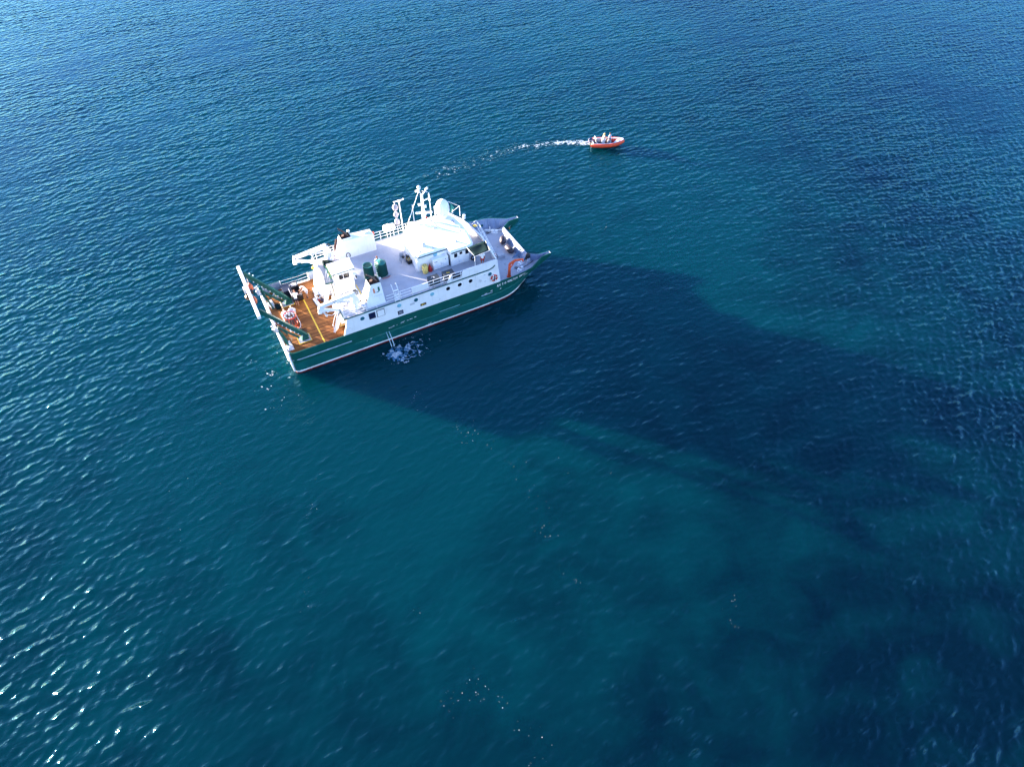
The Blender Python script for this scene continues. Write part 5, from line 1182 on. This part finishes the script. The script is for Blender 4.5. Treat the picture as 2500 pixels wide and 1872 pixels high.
def tote(x0, x1, label, marks):
    t = crate('storage_tote', x0, x1, -5.05, -4.33, .72, label, 'box', mat('slate_plastic', (.022, .032, .042), .5, var=.25), z=ZU)
    b = MB(); random.seed(int(x0))
    for i in range(marks): b.box((x0 + .35 + random.uniform(0, .3), -4.75 + random.uniform(-.1, .2), ZU + .725), (.10, .07, .012), random.random() * 2, mi=0)
    b.build('lid_marking', YELLOW if marks > 4 else LGREY, t)
tote(14.72, 15.82, 'dark lidded box with white marks by the starboard rail', 4); tote(16.32, 17.42, 'dark lidded box with yellow marks by the starboard rail', 6)
t = thing('oilskin_suit', (17.82, -2.75, ZU), 'dark navy oilskins hung in the corner of the wheelhouse', 'oilskins')
MB().prism([(17.70, -3.0), (17.87, -3.0), (17.87, -2.5), (17.70, -2.5)], [(17.78, -2.9), (17.88, -2.9), (17.88, -2.6), (17.78, -2.6)], ZU + .05, ZU + 1.15).build('cloth', NAVY, t, .04)
t = thing('rubber_tyre', (20.55, -3.35, ZU), 'black rubber tyre leaning on the wheelhouse under the awning', 'tyre')
MB().tube([(20.3 + .24 * math.cos(a), -3.36, ZU + .34 + .24 * math.sin(a)) for a in [k * math.pi / 10 for k in range(20)]], .09, 8, closed=True).build('tyre_ring', RUBBER, t)
# bundles by the port crane
t = thing('tarpaulin', (7.3, 3.25, ZU), 'dark green tarpaulin spread at the foot of the port crane', 'tarpaulin')
b = MB(); P = [(6.5, 3.75, .30), (7.1, 3.3, .42), (7.9, 3.15, .10), (7.7, 2.75, .06), (6.9, 2.6, .12), (6.4, 2.7, .30)]
b.prism([(x, y, ZU + .01) for x, y, z in P[::-1]], [(6.9 + (x - 6.9) * .8, 3.1 + (y - 3.1) * .8, ZU + z) for x, y, z in P[::-1]]); b.build('cloth', DGREEN, t, .05)
t = thing('rope_bundle', (6.5, 1.2, ZU), 'green and yellow ropes draped along the deck before the winch cab', 'rope')
b = MB()
for k in range(5): b.tube([(6.45 + .05 * k, 2.6 - .1 * k, ZU + .35), (6.5 + .03 * k, 1.9, ZU + .30), (6.42 + .06 * k, 1.1, ZU + .2 + .04 * k), (6.5, .45 + .05 * k, ZU + .1)], .045, 5, mi=1 if k == 2 else 0)
b.build('rope', [mat('sea_green_rope', (.03, .30, .20), .8, var=.3, scale=15), YELLOW], t)
# dayshapes hoisted on the signal mast
G_ = mat('dayshape_mesh', (.36, .33, .36), .8, var=.25, scale=12)
def dayshape(z, kind, label):
    t = thing('day_shape', (15.28, 4.5, z), label, 'day shape', 'day shapes hoisted on the signal mast')
    pr = {'ball': [(.02, -.36), (.22, -.26), (.32, 0), (.22, .26), (.02, .36)], 'diamond': [(.02, -.50), (.31, 0), (.02, .50)], 'bag': [(.10, -.32), (.28, -.2), (.27, .18), (.08, .34)]}[kind]
    MB().lathe(pr, (15.28, 4.5, z), 12).build('shape_mesh', G_, t)
dayshape(8.05, 'ball', 'upper dark ball hoisted on the thin signal mast'); dayshape(7.20, 'diamond', 'middle diamond hoisted on the thin signal mast'); dayshape(6.30, 'bag', 'lowest ball hoisted on the thin signal mast')

# ------------------------------------------------------------------ loose gear on the foredeck
def fender(p0, p1, label):
    t = thing('boat_fender', p0, label, 'fender', 'dark fenders against the bow bulwark'); p0, p1 = Vector(p0), Vector(p1); d = p1 - p0
    b = MB().tube([p0, p0 + d * .06, p0 + d * .2, p0 + d * .8, p0 + d * .94, p1], [.05, .24, .34, .34, .24, .05], 14); b.build('fender_body', FENDER, t)
    MB().tube([p1, p1 + Vector((.12, .05, .25)), p1 + Vector((.3, .1, .2))], .025, 5).build('lanyard', ROPE, t)
fender((25.85, .78, ZM + .34), (26.30, 1.65, ZM + .62), 'dark rubber fender leaning on the bow bulwark, nearer the port bow'); fender((26.12, -1.05, ZM + .36), (25.98, .25, ZM + .36), 'dark rubber fender lying on deck by the bow bulwark')
def line(pts, label, z=ZM):
    t = thing('mooring_line', (pts[0][0], pts[0][1], z), label, 'rope'); MB().tube([(x, y, z + .05 + (p[0] if p else 0)) for x, y, *p in pts], .035, 5).build('rope', ROPE, t)
    MB().tube([(pts[0][0] + .16 * math.cos(a) , pts[0][1] + .16 * math.sin(a), z + .06) for a in [k * .7 for k in range(14)]], .035, 5).build('coil', ROPE, t)
line([(25.45, 3.80), (25.9, 3.75), (26.4, 3.9), (26.9, 3.75, .1), (27.3, 3.85, .2)], 'dark mooring line running across the port side of the foredeck')
line([(25.35, -3.30), (25.8, -3.55), (26.4, -3.5), (27.0, -3.35), (27.5, -3.25, .15)], 'dark mooring line curving across the starboard side of the foredeck')
t = thing('red_valve', (24.25, -.45, ZM), 'small red hydrant beside the grey deck hatch', 'hydrant')
MB().lathe([(.09, 0), (.09, .25), (.14, .28), (.10, .38)], (24.25, -.45, ZM), 10).build('valve_body', REDP, t); MB().cyl((24.1, -.6, ZM + .2), (24.45, -.3, ZM + .2), .06, n=8).build('valve_arm', REDP, t)

# ------------------------------------------------------------------ water pouring from the ship's side
for i, (x, lab) in enumerate(((9.40, 'thinner stream of water falling from the green hull, nearer the stern'), (9.68, 'thicker stream of water falling from the green hull, nearer the bow'))):
    y = -hull_pt(x, 1.4); pts = [(x + .10 * k * k / 36, y - .12 * k, 1.42 - 1.42 * (k / 6) ** 2 - .01) for k in range(7)]
    b = MB().tube(pts, [.022 + .006 * k * (1 + i * .3) / 2 for k in range(7)], 6)
    tag(b.build('discharge_stream', mat('falling_water', (.45, .62, .72), .25, var=.3, scale=8)), lab, 'water jet', 'streams of cooling water')

# ------------------------------------------------------------------ inflatable boat
RC = Vector((50.35, 16.15, 0.05)); RZ = R(-27.4)
rib = thing('inflatable_boat', RC, 'small orange inflatable motor boat speeding away from the ship', 'boat')
MR = Matrix.Translation(RC) @ Matrix.Rotation(RZ, 4, 'Z')
def rb(b): b.v = [tuple(MR @ Vector(p)) for p in b.v]; return b
side_ = [(-2.35, .86, .42), (-1.9, .90, .42), (-.8, .93, .42), (.3, .90, .46), (1.1, .76, .54), (1.75, .48, .64), (2.15, .16, .72)]
path = [(x, -y, z) for x, y, z in side_] + [(x, y, z) for x, y, z in side_[::-1]]
rr = [.15, .235, .25, .25, .245, .235, .225]; rr = rr + rr[::-1]
rb(MB().tube(path, rr, 14)).build('tube', RIBR, rib)
b = MB().tube([(x, y * .86, z + .15) for x, y, z in path[1:-1]], .11, 8); rb(b).build('grab_strake', LGREY, rib)
b = MB(); hp = [(-2.2, .62), (.5, .62), (1.4, .4), (2.0, .05)]
V = [(x, -y, .30 + max(0, x) * .10) for x, y in hp] + [(x, y, .30 + max(0, x) * .10) for x, y in hp[::-1]]
b.prism([(x, y * .5, -.20 if x < .6 else -.20 + (x - .6) * .30) for x, y, z in V], V); rb(b).build('rigid_hull', HULLW, rib)
b = MB().prism([(x, y * .98, z + .01) for x, y, z in V], [(x, y * .98, z + .03) for x, y, z in V]); rb(b).build('floor', RIBD, rib)
rb(MB().box((-2.0, 0, .50), (.08, 1.4, .45))).build('transom', LGREY, rib, .02)
# outboard: cowl, leg, bracket
b = MB().lathe([(.16, 0), (.23, .06), (.26, .22), (.22, .40), (.10, .50)], (-2.32, 0, .62), 14, sx=1.35, sy=.9); o = rb(b).build('outboard_motor', COWL, rib)
rb(MB().box((-2.34, 0, .30), (.20, .14, .75)).box((-2.36, 0, -.12), (.34, .05, .12))).build('motor_leg', mat('dark_grey_metal', (.03, .03, .04), .4), o)
rb(MB().box((-2.35, 0, .80), (.62, .475, .05))).build('cowl_stripe', LGREY, o)
b = MB().tube([(-1.75, -.62, .42), (-1.75, -.60, 1.05), (-1.70, 0, 1.22), (-1.75, .60, 1.05), (-1.75, .62, .42)], .04, 6); b.tube([(-1.75, -.6, 1.0), (-1.2, -.62, .4)], .03, 5); b.tube([(-1.75, .6, 1.0), (-1.2, .62, .4)], .03, 5); rb(b).build('roll_bar', RAILW, rib)
rb(MB().box((-1.25, 0, .52), (.55, .75, .44))).build('engine_box', RIBD, rib, .03)
rb(MB().box((-.62, 0, .62), (.42, .62, .62)).box((-.62, 0, .96), (.46, .66, .08))).build('helm_seat', LGREY, rib, .03)
c = rb(MB().prism([(.02, -.34), (.52, -.30), (.52, .30), (.02, .34)], [(.12, -.30), (.42, -.26), (.42, .26), (.12, .30)], .33, 1.12)).build('console', LGREY, rib, .03)
rb(MB().tube([(.02 + .03 * math.cos(a), .17 * math.sin(a), .98 + .17 * math.cos(a)) for a in [k * math.pi / 8 for k in range(16)]], .016, 5, closed=True)).build('steering_wheel', BLACK, c)
rb(MB().prism([(.40, -.26, 1.12), (.44, -.26, 1.12), (.44, .26, 1.12), (.40, .26, 1.12)], [(.30, -.22, 1.38), (.33, -.22, 1.38), (.33, .22, 1.38), (.30, .22, 1.38)])).build('windscreen', DARK, c)
rb(MB().prism([(1.25, -.40, .46), (1.85, -.12, .56), (1.85, .12, .56), (1.25, .40, .46)], [(1.25, -.38, .62), (1.82, -.12, .70), (1.82, .12, .70), (1.25, .38, .62)])).build('bow_locker', LGREY, rib, .02)
def in_rib(x, y, z): return MR @ Vector((x, y, z))
person(in_rib(-.55, -.10, .02), RZ, 'person with long blond hair in a white shirt at the helm of the orange boat', dict(pel=(-.06, 0, .98), hipl=(0, .10, .93), hipr=(0, -.10, .93), knel=(.40, .13, .86), kner=(.40, -.13, .86), ankl=(.36, .13, .42), ankr=(.36, -.13, .42), toel=(.50, .14, .36), toer=(.50, -.14, .36), bel=(-.05, 0, 1.14), che=(0, 0, 1.36), nek=(.03, 0, 1.52), shol=(0, .19, 1.46), shor=(0, -.19, 1.46), elbl=(.22, .24, 1.26), wril=(.46, .16, 1.14), elbr=(.2, -.25, 1.26), wrir=(.45, -.16, 1.14)), mat('cream_cotton', (.82, .74, .50), .8), TEEW, HAIRB, long_hair=True)
person(in_rib(.20, -.44, .34), RZ - R(35), 'person in pale blue top and jeans standing beside the boat console', dict(wril=(.30, .22, 1.02), elbl=(.10, .25, 1.14)), TEEB, JEAN, HAIRD, long_legs=True)
t = thing('dry_bag', in_rib(.80, -.18, .36), 'red bag on the floor before the boat console', 'bag'); rb(MB().lathe([(.16, 0), (.20, .1), (.19, .4), (.08, .5)], (.80, -.18, .36), 12)).build('bag_body', RED, t)
t = thing('dry_bag', in_rib(1.05, -.40, .40), 'white and blue bag beside the red bag in the boat', 'bag'); rb(MB().lathe([(.15, 0), (.19, .1), (.17, .34), (.07, .42)], (1.05, -.38, .40), 12)).build('bag_body', TEEW, t); rb(MB().lathe([(.196, .14), (.192, .26)], (1.05, -.38, .40), 12)).build('bag_band', TEEB, t)
t = thing('round_fender', in_rib(1.62, -.22, .62), 'small white round fender on the bow locker of the boat', 'fender'); rb(MB().ball((1.62, -.20, .80), .13, 12)).build('fender_body', LETTER, t)

# ------------------------------------------------------------------ foam
FOAM = mat('sea_foam', (.40, .45, .50), .9, var=.3, scale=8, spec=.2)
FOAMS = mat('sunken_foam', (.008, .075, .10), .5, var=.4, scale=6)
FOAMS_SHADED = mat('sunken_foam_shaded', (.02, .12, .22), .6, var=.4, scale=6)  # copy of the sunken foam with the ship's shade put into its colour
def fbm(n, cell, lams, seed, ax=1.0):
    """periodic noise on an n x n grid of the given cell size"""
    r = np.random.default_rng(seed); k1 = np.fft.fftfreq(n, cell) * 2 * np.pi; KX, KY = np.meshgrid(k1, k1, indexing='ij'); out = np.zeros((n, n))
    for l, a in lams:
        q = np.fft.ifft2(np.fft.fft2(r.normal(size=(n, n))) * np.exp(-((np.hypot(KX * ax, KY) - 2 * np.pi / l) * l / 3) ** 2)).real; out += a * q / q.std()
    return out
def foam_sheet(name, cx, cy, size, cell, mask_fn, label, cat, z0=.035, under=None):
    n = int(size / cell); xs = (np.arange(n) - n / 2) * cell
    X, Y = np.meshgrid(cx + xs, cy + xs, indexing='ij'); M, M2 = mask_fn(X, Y, n, cell); M2 = M2 & ~M
    I, Jx = np.nonzero(M | M2); vid = {}; V = []; F = []; rg = np.random.default_rng(1)
    jx = rg.uniform(-.35, .35, (n + 1, n + 1)) * cell; jy = rg.uniform(-.35, .35, (n + 1, n + 1)) * cell; jz = rg.uniform(0, .005, (n + 1, n + 1))
    def vv(i, j):
        if (i, j) not in vid:
            x, y = cx + (i - n / 2 - .5) * cell + jx[i, j], cy + (j - n / 2 - .5) * cell + jy[i, j]
            vid[(i, j)] = len(V); V.append((x, y, float(water_z(x, y)) + z0 + jz[i, j]))
        return vid[(i, j)]
    for i, j in zip(I, Jx): F.append((vv(i, j), vv(i + 1, j), vv(i + 1, j + 1), vv(i, j + 1)))
    me = bpy.data.meshes.new(name); me.from_pydata(V, [], F); me.materials.append(FOAM); me.materials.append(under or FOAMS)
    me.polygons.foreach_set('material_index', [0 if M[i, j] else 1 for i, j in zip(I, Jx)])
    o = bpy.data.objects.new(name, me); COL.objects.link(o); o['kind'] = 'stuff'; o['label'] = label; o['category'] = cat
    return o
WK = [(48.7, 17.8), (47.4, 18.6), (45.5, 19.6), (43.0, 20.6), (40.5, 21.2), (38.2, 21.5), (35.0, 21.4), (32.3, 21.2), (29.3, 21.1), (26.5, 20.6)]
def wake_mask(X, Y, n, cell):
    best = np.full(X.shape, 1e9); S_ = np.zeros(X.shape); acc = 0
    for (x0, y0), (x1, y1) in zip(WK, WK[1:]):
        L_ = math.hypot(x1 - x0, y1 - y0); t = np.clip(((X - x0) * (x1 - x0) + (Y - y0) * (y1 - y0)) / L_ ** 2, 0, 1)
        d = np.hypot(X - x0 - t * (x1 - x0), Y - y0 - t * (y1 - y0)); k = d < best; best[k] = d[k]; S_[k] = acc + t[k] * L_; acc += L_
    wd = .50 + .05 * S_; r = best / wd
    f1 = fbm(n, cell, ((1.6, .7), (.6, .6), (.28, .6)), 11); f2 = np.abs(fbm(n, cell, ((2.6, 1.0), (1.1, .5)), 12))
    dens = np.exp(-S_ / 6.5)
    a = (f1 > 2.5 - 3.9 * dens + 1.5 * r ** 2)                               # churned white water close to the motor
    b = (f2 < .04 + .09 * dens) & (f1 > .25 + .10 * S_ + .3 * r) & (r < 1.3) & (S_ < 11)   # lacy strands farther back
    c = (f1 > 1.3 - 2.9 * dens + 1.2 * r ** 2) | (f2 < .16 + .1 * dens) & (f1 > -.3 + .04 * S_ + .3 * r) & (S_ < 23) | (r < .75) & (f1 > -.9 + .13 * S_)
    return (a | b) & (r < 1.6), c & (r < 1.5)
foam_sheet('wake_foam', 38.5, 19.0, 28, .055, wake_mask, 'white foam trailing behind the orange boat', 'foam')
def disch_mask(X, Y, n, cell):
    u, v = X - 10.2, Y + 7.45
    f1 = fbm(n, cell, ((.9, .8), (.4, .6), (.2, .35)), 21); f2 = np.abs(fbm(n, cell, ((1.3, 1.), (.6, .45)), 22))
    core = np.exp(-((u + .65) ** 2 / .5 + (v + .15) ** 2 / .35)) + .8 * np.exp(-((u + .95) ** 2 / .10 + (v - .75) ** 2 / .10))
    rad = np.hypot((u - .2) / 1.9, (v + .1) / 1.15)
    a = f1 > 1.7 - 2.2 * core + .2 * rad
    b = (f2 < .16) & (rad < 1.0) & (f1 > -.9 + .5 * rad); c = (f2 < .05) & (np.hypot((u - .9) / 3.2, (v + .1) / 1.7) < 1) & (f1 > .3)
    m2 = ((f1 > .3 - 2.6 * core) & (rad < 1.05) & (core > .12)) | (f2 < .34) & (rad < 1.05) & (f1 > -1.6 + .5 * rad)
    return (a & (rad < 1.3) | b & (f2 < .10) & (rad > .3) | c) & (Y < -5.6), m2 & (Y < -5.6)
foam_sheet('discharge_foam', 11.0, -7.6, 8, .04, disch_mask, 'ring of foam under the streams of water at the hull', 'foam', under=FOAMS_SHADED)
def stern_mask(X, Y, n, cell):
    f1 = fbm(n, cell, ((.5, .8), (.25, .7)), 31); f2 = fbm(n, cell, ((2.2, 1.),), 32)
    r = np.hypot((X + 1.9) / 2.6, (Y + 4.5) / 4.2)
    return (f1 + .55 * f2 > 2.75 + .6 * r) & (r < 1.2) & (X < -.25), (f1 + .55 * f2 > 2.2 + .6 * r) & (r < 1.2) & (X < -.25)
foam_sheet('stern_froth', -2.2, -4.5, 10, .07, stern_mask, 'specks of froth on the water behind the stern', 'foam')
# floating bubbles drawn out in long lines by the wind
rg = np.random.default_rng(5); V, F = [], []
def blob(x, y, r):
    b = len(V); k = 6; a0 = rg.uniform(0, 6)
    for i in range(k): rr_ = r * rg.uniform(.7, 1.2); V.append((x + rr_ * math.cos(a0 + i * math.pi / 3), y + rr_ * math.sin(a0 + i * math.pi / 3), float(water_z(x, y)) + .03))
    V.append((x, y, float(water_z(x, y)) + .03 + r * .7)); F.extend([(b + i, b + (i + 1) % k, b + k) for i in range(k)])
STR = [([(9.5, -12.5), (8.5, -15.3), (11.3, -17.0), (11.6, -20.3), (13.6, -24.5), (13.3, -29.0), (12.7, -31.5)], 190, .9), ([(-1.2, -16.5), (-3.0, -20), (-3.9, -23.9), (-5.4, -25.8), (-6.3, -30), (-7.0, -33.2)], 70, .5),
       ([(.7, -38.5), (.6, -40.6)], 30, .8), ([(2.4, -38.8), (3.2, -40.2), (4.5, -42.8), (4.2, -45.8)], 80, .8), ([(1.0, -32.5), (1.2, -34)], 8, .3), ([(12.3, -34.8), (12.6, -36.5)], 24, .5), ([(21.5, -40), (21.5, -42.8), (21.2, -45.5)], 24, .7), ([(37.5, 1.5), (40.5, -.7)], 30, .7), ([(-2.6, -8.5), (-2.0, -11)], 26, .6), ([(18, -26), (22, -33)], 14, 1.5), ([(-10, -12), (-14, -22)], 16, 2.0)]
for P, cnt, sp in STR:
    P = np.array(P); sg = np.r_[0, np.cumsum(np.hypot(*np.diff(P, axis=0).T))]
    cen = rg.uniform(0, sg[-1], max(2, cnt // 9))
    for i in range(int(cnt * .45)):
        s_ = np.clip(rg.choice(cen) + rg.normal() * .8, 0, sg[-1]); x = np.interp(s_, sg, P[:, 0]) + rg.normal() * sp * .6; y = np.interp(s_, sg, P[:, 1]) + rg.normal() * sp * .6
        blob(x, y, abs(rg.normal()) * .010 + .006)
me = bpy.data.meshes.new('drifting_bubbles'); me.from_pydata(V, [], F); me.materials.append(FOAM)
o = bpy.data.objects.new('drifting_bubbles', me); COL.objects.link(o); o['kind'] = 'stuff'; o['label'] = 'white bubbles drifting in broken lines on the water'; o['category'] = 'foam'
